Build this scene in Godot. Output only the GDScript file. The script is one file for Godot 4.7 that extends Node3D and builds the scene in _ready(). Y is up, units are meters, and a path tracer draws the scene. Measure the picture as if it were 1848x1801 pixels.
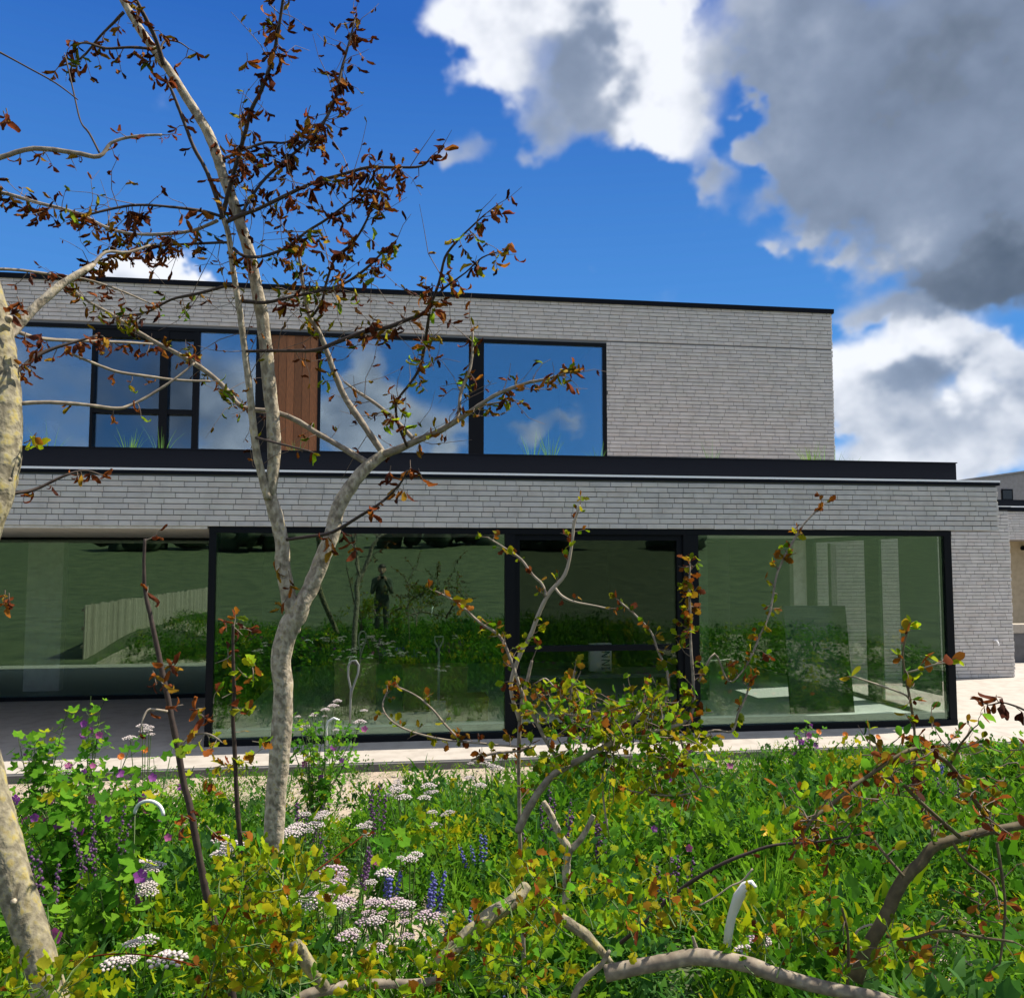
extends Node3D

const EYE := Vector3(0, 2.1, 0)
const LENS := 1587.0            # focal length over a picture 1848 wide
const EXPOSURE := 1.7
const SKY_GAIN := 1.3
var look := Basis.from_euler(Vector3(deg_to_rad(4.18), deg_to_rad(-8.33), 0))
var rng := RandomNumberGenerator.new()
var M := {}
var used := {}
var brick_mesh := {}
var leaf_mesh := {}


func _ready() -> void:
	rng.seed = 7
	var cam := Camera3D.new()
	cam.name = "camera"
	cam.transform = Transform3D(look, EYE)
	cam.fov = 59.15
	cam.near = 0.05
	cam.far = 900.0
	add_child(cam)
	cam.current = true
	var we := WorldEnvironment.new()
	we.name = "world_environment"
	var env := Environment.new()
	env.background_mode = Environment.BG_SKY
	env.tonemap_mode = Environment.TONE_MAPPER_LINEAR
	env.tonemap_exposure = EXPOSURE
	env.sdfgi_enabled = true
	env.ssao_enabled = true
	env.ssil_enabled = true
	var sky := Sky.new()
	var sm := PanoramaSkyMaterial.new()
	sm.panorama = ImageTexture.create_from_image(paint_sky())
	sm.energy_multiplier = SKY_GAIN
	sky.sky_material = sm
	env.sky = sky
	we.environment = env
	add_child(we)
	var sun := DirectionalLight3D.new()
	sun.name = "sun"
	sun.light_color = Color(1.0, 0.955, 0.88)
	sun.light_energy = 1.6
	sun.light_angular_distance = 0.5
	sun.shadow_enabled = true
	sun.look_at_from_position(Vector3.ZERO, Vector3(-0.677, -1.0, 0.125), Vector3.UP)
	add_child(sun)
	make_materials()
	build_ground()
	build_house()
	build_rooms()
	build_neighbour()
	build_fence_and_hedge()
	build_roof_plants()
	build_main_tree()
	build_left_tree()
	build_saplings()
	build_hawthorn()
	build_right_shrub()
	build_low_shrubs()
	build_flowers()
	build_cover()
	build_person()


# ---------------------------------------------------------------- sky
var cloud_noise := FastNoiseLite.new()
var puff_noise := FastNoiseLite.new()
var VIEW_CLOUDS := []
var BACK_CLOUDS := []


func cloud(az: float, el: float, ra: float, re: float, w: float, b: float) -> PackedFloat32Array:
	return PackedFloat32Array([az, el, ra, re, w, b])


func make_clouds() -> void:
	VIEW_CLOUDS = [
		cloud(33.4, 26.0, 8.0, 5.6, 1.1, 0.44), cloud(33.6, 26.2, 3.4, 2.4, 1.2, 0.06), cloud(23.3, 27.0, 1.1, 2.4, -0.75, 0.0), cloud(24.5, 23.8, 1.2, 1.2, -0.6, 0.0), cloud(24.6, 29.5, 2.6, 5.0, 0.9, 0.55), cloud(27.6, 29.0, 2.6, 5.0, 0.9, 0.46), cloud(29.2, 22.8, 3.0, 2.4, 1.0, 0.38),
		cloud(37.9, 16.9, 3.0, 1.6, 1.6, 0.02), cloud(38.5, 22.0, 6.0, 4.0, 1.2, 0.44), cloud(43.0, 28.0, 7.0, 9.0, 1.3, 0.38), cloud(33.4, 19.4, 1.3, 0.9, 0.75, 0.85),
		cloud(13.8, 31.2, 2.6, 1.9, 1.0, 0.36), cloud(18.8, 31.0, 1.9, 3.2, 1.3, 1.0), cloud(19.5, 27.2, 1.5, 1.6, 1.0, 0.95),
		cloud(7.0, 33.2, 3.2, 1.5, 1.1, 0.85), cloud(12.0, 34.2, 4.0, 1.4, 1.2, 0.95), cloud(10.8, 27.6, 2.3, 1.6, 0.72, 0.46), cloud(15.5, 28.6, 2.2, 1.6, 0.85, 0.44), cloud(8.5, 30.5, 2.2, 1.2, 0.6, 0.8),
		cloud(5.4, 26.2, 1.5, 1.1, 0.5, 0.5), cloud(22.0, 24.2, 1.3, 1.0, 0.45, 0.5),
		cloud(33.6, 13.4, 2.2, 1.5, 1.1, 1.0), cloud(36.6, 11.6, 1.9, 1.2, 1.1, 1.0), cloud(32.4, 11.0, 2.0, 1.1, 0.9, 0.36), cloud(30.2, 12.4, 1.0, 1.0, 0.9, 0.95),
		cloud(30.8, 9.2, 2.4, 1.2, 1.0, 0.74), cloud(35.0, 8.2, 3.6, 1.3, 1.0, 0.62), cloud(33.0, 6.0, 6.0, 1.4, 1.1, 0.80), cloud(29.6, 9.8, 1.2, 2.0, 0.9, 0.95),
		cloud(32.4, 15.4, 2.2, 0.9, 0.75, 0.5), cloud(36.6, 8.8, 2.0, 0.7, 0.5, 0.45), cloud(41.5, 9.5, 4.0, 2.5, 1.0, 0.7),
		cloud(-14.6, 17.6, 2.6, 0.9, 1.15, 1.0), cloud(-11.6, 17.6, 1.3, 0.7, 0.8, 1.0), cloud(-17.5, 16.6, 1.6, 0.7, 0.8, 0.95),
		cloud(24.7, 19.7, 0.9, 0.5, 0.5, 0.75), cloud(26.8, 20.2, 0.6, 0.5, 0.55, 0.85), cloud(29.2, 19.0, 0.7, 0.5, 0.45, 0.8)]
	BACK_CLOUDS = [
		cloud(180.5, 11.5, 1.9, 3.4, 0.85, 0.75), cloud(178.2, 8.4, 2.6, 1.6, 0.8, 0.7), cloud(183.5, 8.5, 2.5, 2.0, 0.75, 0.7), cloud(170.4, 8.8, 1.5, 0.9, 0.55, 0.62), cloud(167.8, 9.4, 1.2, 0.8, 0.5, 0.6),
		cloud(197.0, 11.0, 8.0, 6.0, 0.55, 0.5), cloud(190.0, 9.0, 3.0, 3.0, 0.8, 0.7), cloud(168.0, 15.5, 5.0, 1.2, 0.45, 0.4)]


func sky_at(az: float, el: float) -> Color:
	var e := deg_to_rad(el)
	var a := deg_to_rad(az)
	var d := Vector3(sin(a) * cos(e), sin(e), -cos(a) * cos(e))
	var t := clampf(el / 32.0, 0.0, 1.0)
	var c := Color(0.15, 0.48, 0.98).lerp(Color(0.030, 0.150, 0.55), pow(t, 0.8))
	c = c.lerp(Color(0.018, 0.085, 0.36), clampf((el - 30.0) / 55.0, 0.0, 1.0))
	# how much of the sky in view, and of that seen in the windows, has clouds of its own
	var off := maxf(absf(az - 10.0) / 38.0, absf(el - 14.0) / 26.0)
	var front := 1.0 - smoothstep(0.95, 1.25, off)
	var az2 := az if az > 0.0 else az + 360.0
	var back := 1.0 - smoothstep(0.85, 1.2, maxf(absf(az2 - 181.0) / 24.0, absf(el - 9.0) / 11.0))
	var q := d / (0.28 + maxf(d.y, 0.0))
	var n := cloud_noise.get_noise_3d(q.x * 3.0, q.y * 3.0, q.z * 3.0)
	var f := puff_noise.get_noise_3d(d.x * 9.0, d.y * 13.0, d.z * 9.0)
	var g := puff_noise.get_noise_3d(d.x * 30.0 + 40.0, d.y * 36.0, d.z * 30.0)
	var own := 0.0
	var lit := 0.0
	var light := 0.0001
	var list: Array = VIEW_CLOUDS if front > 0.0 else BACK_CLOUDS
	var share := maxf(front, back)
	if share > 0.0:
		var h := puff_noise.get_noise_3d(d.x * 85.0 + 9.0, d.y * 95.0, d.z * 85.0)
		var wa := az + f * 2.6 + g * 1.3 + h * 0.5
		var we := el + n * 1.4 + g * 1.1 + f * 0.8 + h * 0.5
		for k: PackedFloat32Array in list:
			var da := ((wa if list == VIEW_CLOUDS else (wa if wa > 0.0 else wa + 360.0)) - k[0]) / k[2]
			var de := (we - k[1]) / k[3]
			var r := da * da + de * de
			if r < 6.0:
				var w := k[4] * exp(-r * 0.9)
				own += w
				if w > 0.0:
					lit += w * k[5]
					light += w
	var wide := 0.52 + n * 1.1 + f * 0.35
	var dens := lerpf(wide, own + f * 0.30 + g * 0.16, share)
	var cover := 0.0
	var b := 0.92 - 0.75 * smoothstep(0.75, 1.35, wide)
	if light > 0.001:
		b = lerpf(b, lit / light, minf(1.0, share * 1.2))
	b = clampf(b + (g * 0.30 + f * 0.26) * lerpf(0.30, 1.0, smoothstep(0.3, 0.75, b)) + 0.2 * (1.0 - smoothstep(0.2, 0.85, dens)), 0.0, 1.0)
	var cc := Color(0.095, 0.13, 0.185).lerp(Color(0.30, 0.365, 0.48), smoothstep(0.0, 0.6, b)).lerp(Color(1.06, 1.08, 1.12), smoothstep(0.42, 1.12, b))
	cover = smoothstep(0.10 + 0.1 * b, 0.95 - 0.28 * b, dens)
	return c.lerp(cc, cover * (0.93 if b > 0.3 else 0.97))


func dim(c: Color) -> Color:
	return (c * (1.0 / EXPOSURE / SKY_GAIN)).linear_to_srgb()


func paint_sky() -> Image:
	make_clouds()
	cloud_noise.noise_type = FastNoiseLite.TYPE_SIMPLEX_SMOOTH
	cloud_noise.fractal_octaves = 5
	cloud_noise.frequency = 0.45
	cloud_noise.seed = 5
	puff_noise.noise_type = FastNoiseLite.TYPE_SIMPLEX_SMOOTH
	puff_noise.fractal_octaves = 4
	puff_noise.frequency = 0.5
	puff_noise.seed = 21
	var w := 768
	var im := Image.create(w, w / 2, false, Image.FORMAT_RGB8)
	for j in w / 2:
		var el := 90.0 - (j + 0.5) * 360.0 / w
		for i in w:
			if el > 0.0:
				im.set_pixel((i + w / 2) % w, j, dim(sky_at((i + 0.5) * 360.0 / w - 180.0, el)))
			else:
				im.set_pixel((i + w / 2) % w, j, Color(0.10, 0.12, 0.08).linear_to_srgb())
	var big := 4096
	im.resize(big, big / 2, Image.INTERPOLATE_CUBIC)
	var per := big / 360.0
	for span: Array in [[-26.0, 46.0, 38.0], [152.0, 180.0, 21.0], [-180.0, -152.0, 21.0]]:
		for j in range(int((90.0 - span[2]) * per), int(90.0 * per)):
			var el := 90.0 - (j + 0.5) / per
			for i in range(int((span[0] + 180.0) * per), mini(big, int((span[1] + 180.0) * per))):
				im.set_pixel((i + big / 2) % big, j, dim(sky_at((i + 0.5) / per - 180.0, el)))
	return im


# ---------------------------------------------------------------- helpers
func at(x: float, y: float, d: float) -> Vector3:
	return EYE + look * Vector3((x - 924.0) / LENS * d, -(y - 900.5) / LENS * d, -d)


func nm(called: String) -> String:
	var n: int = used.get(called, 0)
	used[called] = n + 1
	return called if n == 0 else "%s_%03d" % [called, n]


func thing(called: String, label: String, category: String, where := Vector3.ZERO, group := "") -> Node3D:
	var o := Node3D.new()
	o.name = nm(called)
	o.position = where
	add_child(o, true)
	tag(o, label, category, group)
	return o


func tag(o: Node3D, label: String, category: String, group := "") -> void:
	o.set_meta("label", label)
	o.set_meta("category", category)
	if group != "":
		o.set_meta("group", group)


func put(called: String, mesh: Mesh, mat: Material, parent: Node = self) -> MeshInstance3D:
	var o := MeshInstance3D.new()
	o.name = nm(called) if parent == self else called
	o.mesh = mesh
	o.material_override = mat
	parent.add_child(o, true)
	if parent != self and o.name != called:
		var n := 1
		while parent.has_node("%s_%03d" % [called, n]):
			n += 1
		o.name = "%s_%03d" % [called, n]
	return o


func obj(called: String, st: SurfaceTool, mat: Material, parent: Node = self, smooth := false) -> MeshInstance3D:
	st.generate_normals()
	return put(called, st.commit(), mat, parent)


func setting(called: String, st: SurfaceTool, mat: Material) -> MeshInstance3D:
	var o := obj(called, st, mat)
	o.set_meta("kind", "structure")
	return o


func mb(smooth := false) -> SurfaceTool:
	var st := SurfaceTool.new()
	st.begin(Mesh.PRIMITIVE_TRIANGLES)
	st.set_smooth_group(0 if smooth else -1)
	return st


func quad(st: SurfaceTool, a: Vector3, b: Vector3, c: Vector3, d: Vector3) -> void:   # counter-clockwise from outside
	for p: Vector3 in [a, c, b, a, d, c]:
		st.add_vertex(p)


func tri(st: SurfaceTool, a: Vector3, b: Vector3, c: Vector3) -> void:
	st.add_vertex(a)
	st.add_vertex(c)
	st.add_vertex(b)


func bx(st: SurfaceTool, x0: float, x1: float, y0: float, y1: float, z0: float, z1: float, xf := Transform3D.IDENTITY) -> void:
	var p := []
	for k in 8:
		p.append(xf * Vector3(x1 if k & 1 else x0, y1 if k & 2 else y0, z1 if k & 4 else z0))
	quad(st, p[4], p[5], p[7], p[6])
	quad(st, p[1], p[0], p[2], p[3])
	quad(st, p[5], p[1], p[3], p[7])
	quad(st, p[0], p[4], p[6], p[2])
	quad(st, p[6], p[7], p[3], p[2])
	quad(st, p[0], p[1], p[5], p[4])


func box(called: String, x0: float, x1: float, y0: float, y1: float, z0: float, z1: float, mat: Material, parent: Node = self) -> MeshInstance3D:
	var st := mb()
	bx(st, x0, x1, y0, y1, z0, z1)
	return obj(called, st, mat, parent)


func smooth_path(p: PackedVector3Array, r: PackedFloat32Array, sub: int) -> Array:
	var q := PackedVector3Array()
	var s := PackedFloat32Array()
	var n := p.size()
	for i in n - 1:
		var a := p[maxi(i - 1, 0)]
		var d := p[mini(i + 2, n - 1)]
		for k in sub:
			var t := float(k) / sub
			q.append(p[i].cubic_interpolate(p[i + 1], a, d, t))
			s.append(lerpf(r[i], r[i + 1], t))
	q.append(p[n - 1])
	s.append(r[n - 1])
	return [q, s]


func tube(st: SurfaceTool, p: PackedVector3Array, r: PackedFloat32Array, sides: int, lump := 0.0, ends := true) -> void:
	var n := p.size()
	var side := Vector3.RIGHT
	var rings := []
	for i in n:
		var dir := (p[mini(i + 1, n - 1)] - p[maxi(i - 1, 0)]).normalized()
		if dir.length() < 0.5:
			dir = Vector3.UP
		side = side - dir * side.dot(dir)
		if side.length() < 0.01:
			side = dir.cross(Vector3.FORWARD) if absf(dir.z) < 0.9 else dir.cross(Vector3.UP)
		side = side.normalized()
		var up := dir.cross(side)
		var ring := PackedVector3Array()
		for k in sides:
			var a := TAU * k / sides
			var rr := r[i] * (1.0 + (rng.randf() - 0.5) * lump)
			ring.append(p[i] + (side * cos(a) + up * sin(a)) * rr)
		rings.append(ring)
	for i in n - 1:
		for k in sides:
			var k2 := (k + 1) % sides
			quad(st, rings[i][k], rings[i][k2], rings[i + 1][k2], rings[i + 1][k])
	if ends:
		for k in range(1, sides - 1):
			tri(st, rings[0][0], rings[0][k + 1], rings[0][k])
			tri(st, rings[n - 1][0], rings[n - 1][k], rings[n - 1][k + 1])


func blob(st: SurfaceTool, c: Vector3, r: Vector3, rings: int, sides: int, rough := 0.0) -> void:
	var rows := []
	for i in rings + 1:
		var v := PI * i / rings
		var row := PackedVector3Array()
		for k in sides:
			var a := TAU * k / sides
			var m := 1.0 + (rng.randf() - 0.5) * rough
			row.append(c + Vector3(sin(v) * cos(a) * r.x, cos(v) * r.y, sin(v) * sin(a) * r.z) * (m if i > 0 and i < rings else 1.0))
		rows.append(row)
	for i in rings:
		for k in sides:
			var k2 := (k + 1) % sides
			if i > 0:
				tri(st, rows[i][k], rows[i][k2], rows[i + 1][k])
			if i < rings - 1:
				tri(st, rows[i][k2], rows[i + 1][k2], rows[i + 1][k])


func rnd(a: float, b: float) -> float:
	return rng.randf_range(a, b)


func lin(r: float, g: float, b: float) -> Color:
	return Color(r, g, b).linear_to_srgb()


func mat(called: String, c: Color, rough := 0.8, tex: Texture2D = null, scale := 1.0) -> StandardMaterial3D:
	var m := StandardMaterial3D.new()
	m.resource_name = called
	m.albedo_color = c
	m.roughness = rough
	if tex:
		m.albedo_texture = tex
		m.uv1_triplanar = true
		m.uv1_world_triplanar = true
		m.uv1_scale = Vector3.ONE * scale
	M[called] = m
	return m


func noise_tex(freq: float, stops: Array, sd: int, size := 512, octaves := 5, kind := FastNoiseLite.TYPE_SIMPLEX_SMOOTH) -> NoiseTexture2D:
	var n := FastNoiseLite.new()
	n.noise_type = kind
	n.frequency = freq
	n.fractal_octaves = octaves
	n.seed = sd
	var t := NoiseTexture2D.new()
	t.width = size
	t.height = size
	t.seamless = true
	t.noise = n
	var g := Gradient.new()
	var offs := PackedFloat32Array()
	var cols := PackedColorArray()
	for s: Array in stops:
		offs.append(s[0])
		cols.append(s[1].linear_to_srgb())
	g.offsets = offs
	g.colors = cols
	t.color_ramp = g
	return t


func make_materials() -> void:
	var mottle := noise_tex(0.006, [[0.0, Color(0.78, 0.77, 0.76)], [0.4, Color(0.90, 0.90, 0.89)], [0.7, Color(0.96, 0.96, 0.96)], [1.0, Color(1.0, 1.0, 1.0)]], 3, 1024, 8)
	var tones := [Color(0.375, 0.38, 0.39), Color(0.345, 0.35, 0.365), Color(0.40, 0.402, 0.405), Color(0.36, 0.372, 0.365), Color(0.37, 0.355, 0.35), Color(0.32, 0.327, 0.345)]
	for k in tones.size():
		tones[k] = (tones[k] * 0.5 + Color(0.372, 0.370, 0.366) * 0.5) * 1.52
		tones[k] = Color(tones[k].r * 1.04, tones[k].g * 1.0, tones[k].b * 0.955)
		var c: Color = tones[k]
		mat("brick%d" % k, lin(c.r, c.g, c.b), 0.85, mottle, 0.55)
	var vb := mat("brick_many", Color.WHITE, 0.85, mottle, 0.55)
	vb.vertex_color_use_as_albedo = true
	M["tones"] = tones
	mat("mortar", lin(0.17, 0.17, 0.17), 0.95)
	var metal := mat("black_metal", lin(0.006, 0.0075, 0.012), 0.6)
	metal.metallic_specular = 0.22
	mat("frame", lin(0.005, 0.006, 0.008), 0.5).metallic_specular = 0.25
	mat("white_trim", lin(0.88, 0.88, 0.9), 0.35)
	var paving := noise_tex(0.012, [[0.0, Color(0.74, 0.72, 0.70)], [0.5, Color(0.92, 0.91, 0.90)], [1.0, Color(1, 1, 1)]], 9, 512, 6)
	mat("paving", lin(0.41, 0.385, 0.36), 0.8, paving, 0.6)
	mat("kerb_face", lin(0.12, 0.12, 0.125), 0.9, paving, 0.8)
	mat("plaster", lin(0.72, 0.70, 0.66), 0.8, paving, 0.9)
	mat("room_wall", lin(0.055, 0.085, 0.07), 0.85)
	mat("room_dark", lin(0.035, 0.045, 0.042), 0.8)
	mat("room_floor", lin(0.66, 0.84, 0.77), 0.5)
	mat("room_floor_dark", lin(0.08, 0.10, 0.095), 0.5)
	mat("dark_board", lin(0.010, 0.012, 0.010), 0.16)
	mat("ceramic", lin(0.02, 0.03, 0.06), 0.4)
	mat("carton", lin(0.20, 0.18, 0.07), 0.8)
	mat("sack", lin(0.5, 0.55, 0.52), 0.8)
	mat("ink", lin(0.03, 0.06, 0.09), 0.7)
	var wood := noise_tex(0.03, [[0.0, Color(0.45, 0.42, 0.40)], [0.5, Color(0.8, 0.78, 0.75)], [1.0, Color(1.1, 1.05, 1.0)]], 12, 512, 5)
	for k in 3:
		var wm := mat("cedar%d" % k, lin(0.20 + 0.05 * k, 0.083 + 0.021 * k, 0.030 + 0.009 * k), 0.7, wood, 1.0)
		wm.uv1_scale = Vector3(6.0, 0.5, 6.0)
		var gm := mat("grey_wood%d" % k, lin(0.44 + 0.08 * k, 0.40 + 0.075 * k, 0.34 + 0.07 * k), 0.85, wood, 1.0)
		gm.uv1_scale = Vector3(6.0, 0.5, 6.0)
	mat("render_wall", lin(0.38, 0.335, 0.32), 0.9, mottle, 0.8)
	mat("tan_wall", lin(0.5, 0.40, 0.26), 0.9, mottle, 0.8)
	mat("stone", lin(0.4, 0.36, 0.3), 0.9, mottle, 2.0)
	var dot := Image.create(4, 4, false, Image.FORMAT_RGB8)
	dot.fill(Color.WHITE)
	var one := ImageTexture.create_from_image(dot)
	for k: Array in [["glass", Color(0.62, 0.74, 0.66, 0.27)], ["casement_glass", Color(0.62, 0.68, 0.72, 0.28)], ["door_glass", Color(0.40, 0.46, 0.42, 0.29)], ["solar_glass", Color(0.86, 0.93, 0.97, 0.29)]]:
		var glass := mat(k[0], k[1], 0.0)
		glass.albedo_texture = one        # a coated pane: part mirror, part clear
		glass.transparency = BaseMaterial3D.TRANSPARENCY_ALPHA
		glass.metallic = 1.0
	# bark
	var pale := noise_tex(0.016, [[0.0, Color(0.11, 0.085, 0.058)], [0.34, Color(0.21, 0.175, 0.125)], [0.5, Color(0.35, 0.30, 0.225)], [0.68, Color(0.47, 0.42, 0.335)], [0.82, Color(0.42, 0.35, 0.20)], [1.0, Color(0.42, 0.33, 0.11)]], 31, 512, 6)
	var bark := mat("pale_bark", Color.WHITE, 0.85, pale, 2.6)
	bark.uv1_scale = Vector3(3.2, 1.9, 3.2)
	bark.heightmap_enabled = true
	bark.heightmap_texture = pale
	bark.heightmap_scale = 1.4
	var lich := noise_tex(0.014, [[0.0, Color(0.05, 0.042, 0.028)], [0.34, Color(0.13, 0.115, 0.075)], [0.5, Color(0.225, 0.20, 0.14)], [0.64, Color(0.30, 0.275, 0.19)], [0.76, Color(0.34, 0.29, 0.10)], [1.0, Color(0.40, 0.27, 0.03)]], 44, 512, 6)
	var lb := mat("lichen_bark", Color.WHITE, 0.9, lich, 3.0)
	lb.uv1_scale = Vector3(3.4, 2.6, 3.4)
	lb.heightmap_enabled = true
	lb.heightmap_texture = lich
	lb.heightmap_scale = 1.4
	var grey := noise_tex(0.02, [[0.0, Color(0.10, 0.08, 0.065)], [0.5, Color(0.20, 0.165, 0.125)], [0.8, Color(0.32, 0.28, 0.22)], [1.0, Color(0.34, 0.27, 0.12)]], 52, 256, 5)
	mat("branch_bark", Color.WHITE, 0.8, grey, 5.0)
	mat("olive_bark", Color(0.66, 0.64, 0.5), 0.8, grey, 5.0)
	mat("dark_bark", Color(0.42, 0.36, 0.36), 0.75, grey, 6.0)
	mat("twig_bark", lin(0.12, 0.085, 0.065), 0.75)
	mat("pale_twig", lin(0.30, 0.255, 0.195), 0.75)
	# leaves: colour and how much light passes
	var leaves := {
		"brown": [[0.060, 0.018, 0.009], [0.10, 0.028, 0.009], [0.036, 0.012, 0.008], [0.15, 0.042, 0.010]],
		"rust": [[0.17, 0.050, 0.010], [0.22, 0.080, 0.012], [0.10, 0.025, 0.009], [0.22, 0.125, 0.014]],
		"olive": [[0.125, 0.13, 0.007], [0.19, 0.135, 0.008], [0.07, 0.105, 0.007], [0.17, 0.065, 0.007]],
		"lime": [[0.150, 0.235, 0.007], [0.22, 0.275, 0.008], [0.095, 0.19, 0.008], [0.27, 0.255, 0.009]],
		"green": [[0.048, 0.140, 0.009], [0.072, 0.185, 0.011], [0.030, 0.098, 0.008], [0.105, 0.225, 0.015]],
		"blue_green": [[0.035, 0.11, 0.026], [0.055, 0.14, 0.035], [0.024, 0.08, 0.018], [0.075, 0.165, 0.042]]}
	for k: String in leaves:
		for i in 4:
			var c: Array = leaves[k][i]
			var m := mat("%s%d" % [k, i], lin(c[0], c[1], c[2]), 0.72)
			m.metallic_specular = 0.14
			m.backlight_enabled = true
			var top: float = maxf(c[0], c[1])
			var let: float = {"brown": 0.12, "rust": 0.22, "olive": 0.32, "lime": 0.46}.get(k, 0.38)
			m.backlight = lin(c[0] * let / top, c[1] * let / top, c[2] * let / top)
	M["leaf_colours"] = leaves
	var lv := mat("leaf_many", Color.WHITE, 0.7)
	lv.metallic_specular = 0.18
	lv.vertex_color_use_as_albedo = true
	lv.backlight_enabled = true
	lv.backlight = Color(1.0, 1.0, 0.8)
	var bv := mat("brown_many", Color.WHITE, 0.7)
	bv.metallic_specular = 0.15
	bv.vertex_color_use_as_albedo = true
	bv.backlight_enabled = true
	bv.backlight = Color(0.45, 0.38, 0.3)
	var pet := [["petal_white", 0.52, 0.47, 0.47], ["petal_lilac", 0.43, 0.34, 0.39], ["petal_purple", 0.20, 0.03, 0.24], ["petal_violet", 0.085, 0.035, 0.105], ["petal_blue", 0.085, 0.09, 0.34], ["petal_orange", 0.75, 0.22, 0.02], ["petal_yellow", 0.8, 0.5, 0.02], ["petal_pink", 0.30, 0.05, 0.20]]
	for p: Array in pet:
		var m := mat(p[0], lin(p[1], p[2], p[3]), 0.6)
		m.backlight_enabled = true
		var top: float = maxf(p[1], maxf(p[2], p[3]))
		m.backlight = lin(p[1] * 0.3 / top, p[2] * 0.3 / top, p[3] * 0.3 / top)
	mat("stem", lin(0.06, 0.11, 0.02), 0.6)
	mat("brown_stem", lin(0.16, 0.11, 0.06), 0.7)
	mat("white_plastic", lin(0.72, 0.74, 0.76), 0.4)
	mat("grey_steel", lin(0.22, 0.225, 0.22), 0.5)
	mat("yellow_tag", lin(0.8, 0.62, 0.02), 0.5)
	var gravel := noise_tex(0.16, [[0.0, Color(0.15, 0.12, 0.09)], [0.4, Color(0.36, 0.29, 0.23)], [0.62, Color(0.52, 0.45, 0.38)], [1.0, Color(0.7, 0.64, 0.58)]], 61, 1024, 4, FastNoiseLite.TYPE_CELLULAR)
	var gm2 := mat("gravel", Color.WHITE, 0.95, gravel, 1.4)
	gm2.heightmap_enabled = true
	gm2.heightmap_texture = gravel
	gm2.heightmap_scale = 1.0
	for k in 4:
		mat("pebble%d" % k, lin(0.30 + 0.08 * k, 0.25 + 0.07 * k, 0.20 + 0.065 * k), 0.9)
	var grass := noise_tex(0.03, [[0.0, Color(0.035, 0.048, 0.024)], [0.45, Color(0.062, 0.082, 0.036)], [0.6, Color(0.078, 0.098, 0.044)], [1.0, Color(0.11, 0.125, 0.062)]], 71, 512, 6)
	mat("grass", Color.WHITE, 0.95, grass, 0.05)
	mat("sedum", lin(0.14, 0.2, 0.03), 0.8)
	mat("hedge_leaf", lin(0.034, 0.05, 0.024), 0.8)
	mat("cloth_dark", lin(0.062, 0.078, 0.056), 0.85)
	mat("skin", lin(0.45, 0.27, 0.2), 0.6)
	mat("hair", lin(0.03, 0.02, 0.015), 0.6)


# ---------------------------------------------------------------- ground
func ground_y(x: float, z: float) -> float:
	var y := -0.09
	y += 0.36 * smoothstep(-9.0, -2.0, z)
	y += 0.035 * sin(x * 1.7 + z * 0.9) * smoothstep(-9.4, -8.0, z)
	if z > 6.0:
		y += 7.5 * smoothstep(8.0, 95.0, z) + 0.1 * sin(x * 0.2) * smoothstep(8.0, 20.0, z)
	return y


func sheet(xs: Array, zs: Array, lift: float) -> SurfaceTool:
	var st := mb(true)
	for i in xs.size() - 1:
		for j in zs.size() - 1:
			var p := []
			for k: Array in [[i, j + 1], [i + 1, j + 1], [i + 1, j], [i, j]]:
				p.append(Vector3(xs[k[0]], ground_y(xs[k[0]], zs[k[1]]) + lift, zs[k[1]]))
			quad(st, p[0], p[1], p[2], p[3])
	return st


func steps(a: float, b: float, by: float) -> Array:
	var r := []
	var n := int(ceil((b - a) / by))
	for i in n + 1:
		r.append(a + (b - a) * i / n)
	return r


func build_ground() -> void:
	var xs := [-400.0, -200.0, -100.0] + steps(-60, 60, 4.0) + [100.0, 200.0, 400.0]
	var zs := [-400.0, -200.0, -100.0, -50.0, -30.0, -20.0] + steps(-12, 12, 1.0) + steps(15, 110, 5.0) + [150.0, 250.0, 400.0]
	setting("ground", sheet(xs, zs, -0.02), M.grass)
	setting("garden_bed_soil", sheet(steps(-6.2, 11.0, 0.25), steps(-9.56, 0.6, 0.25), 0.0), M.gravel)
	var st := mb()
	bx(st, -9.0, 19.0, -0.25, 0.0, -26.0, -9.6)
	setting("terrace_paving", st, M.paving)
	st = mb()
	bx(st, -9.0, 19.0, -0.25, -0.012, -9.598, -9.55)
	setting("terrace_kerb", st, M.kerb_face)


# ---------------------------------------------------------------- bricks
const COURSE := 0.0652


func brick_shape(w: float) -> Mesh:
	var key := int(round(w * 1000.0))
	if not brick_mesh.has(key):
		var st := mb()
		brick_into(st, 0, w, 0, 0.0555, 0)
		st.generate_normals()
		brick_mesh[key] = st.commit()
	return brick_mesh[key]


func brick_into(st: SurfaceTool, x: float, w: float, y: float, h: float, z: float) -> void:   # front face at z, body 2 cm deep behind
	var e := 0.0035
	var j := [rnd(-0.002, 0.002), rnd(-0.002, 0.002), rnd(-0.0015, 0.0015), rnd(-0.0015, 0.0015)]
	var a := Vector3(x, y + j[0], z - e)
	var b := Vector3(x + w, y + j[1], z - e)
	var c := Vector3(x + w, y + h + j[2], z - e)
	var d := Vector3(x, y + h + j[3], z - e)
	var f := [a + Vector3(e, e, e), b + Vector3(-e, e, e), c + Vector3(-e, -e, e), d + Vector3(e, -e, e)]
	var back := Vector3(0, 0, -0.02)
	quad(st, f[0], f[1], f[2], f[3])
	var o := [a, b, c, d]
	for k in 4:
		var k2 := (k + 1) % 4
		quad(st, o[k], o[k2], f[k2], f[k])
		quad(st, o[k] + back, o[k2] + back, o[k2], o[k])


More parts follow.
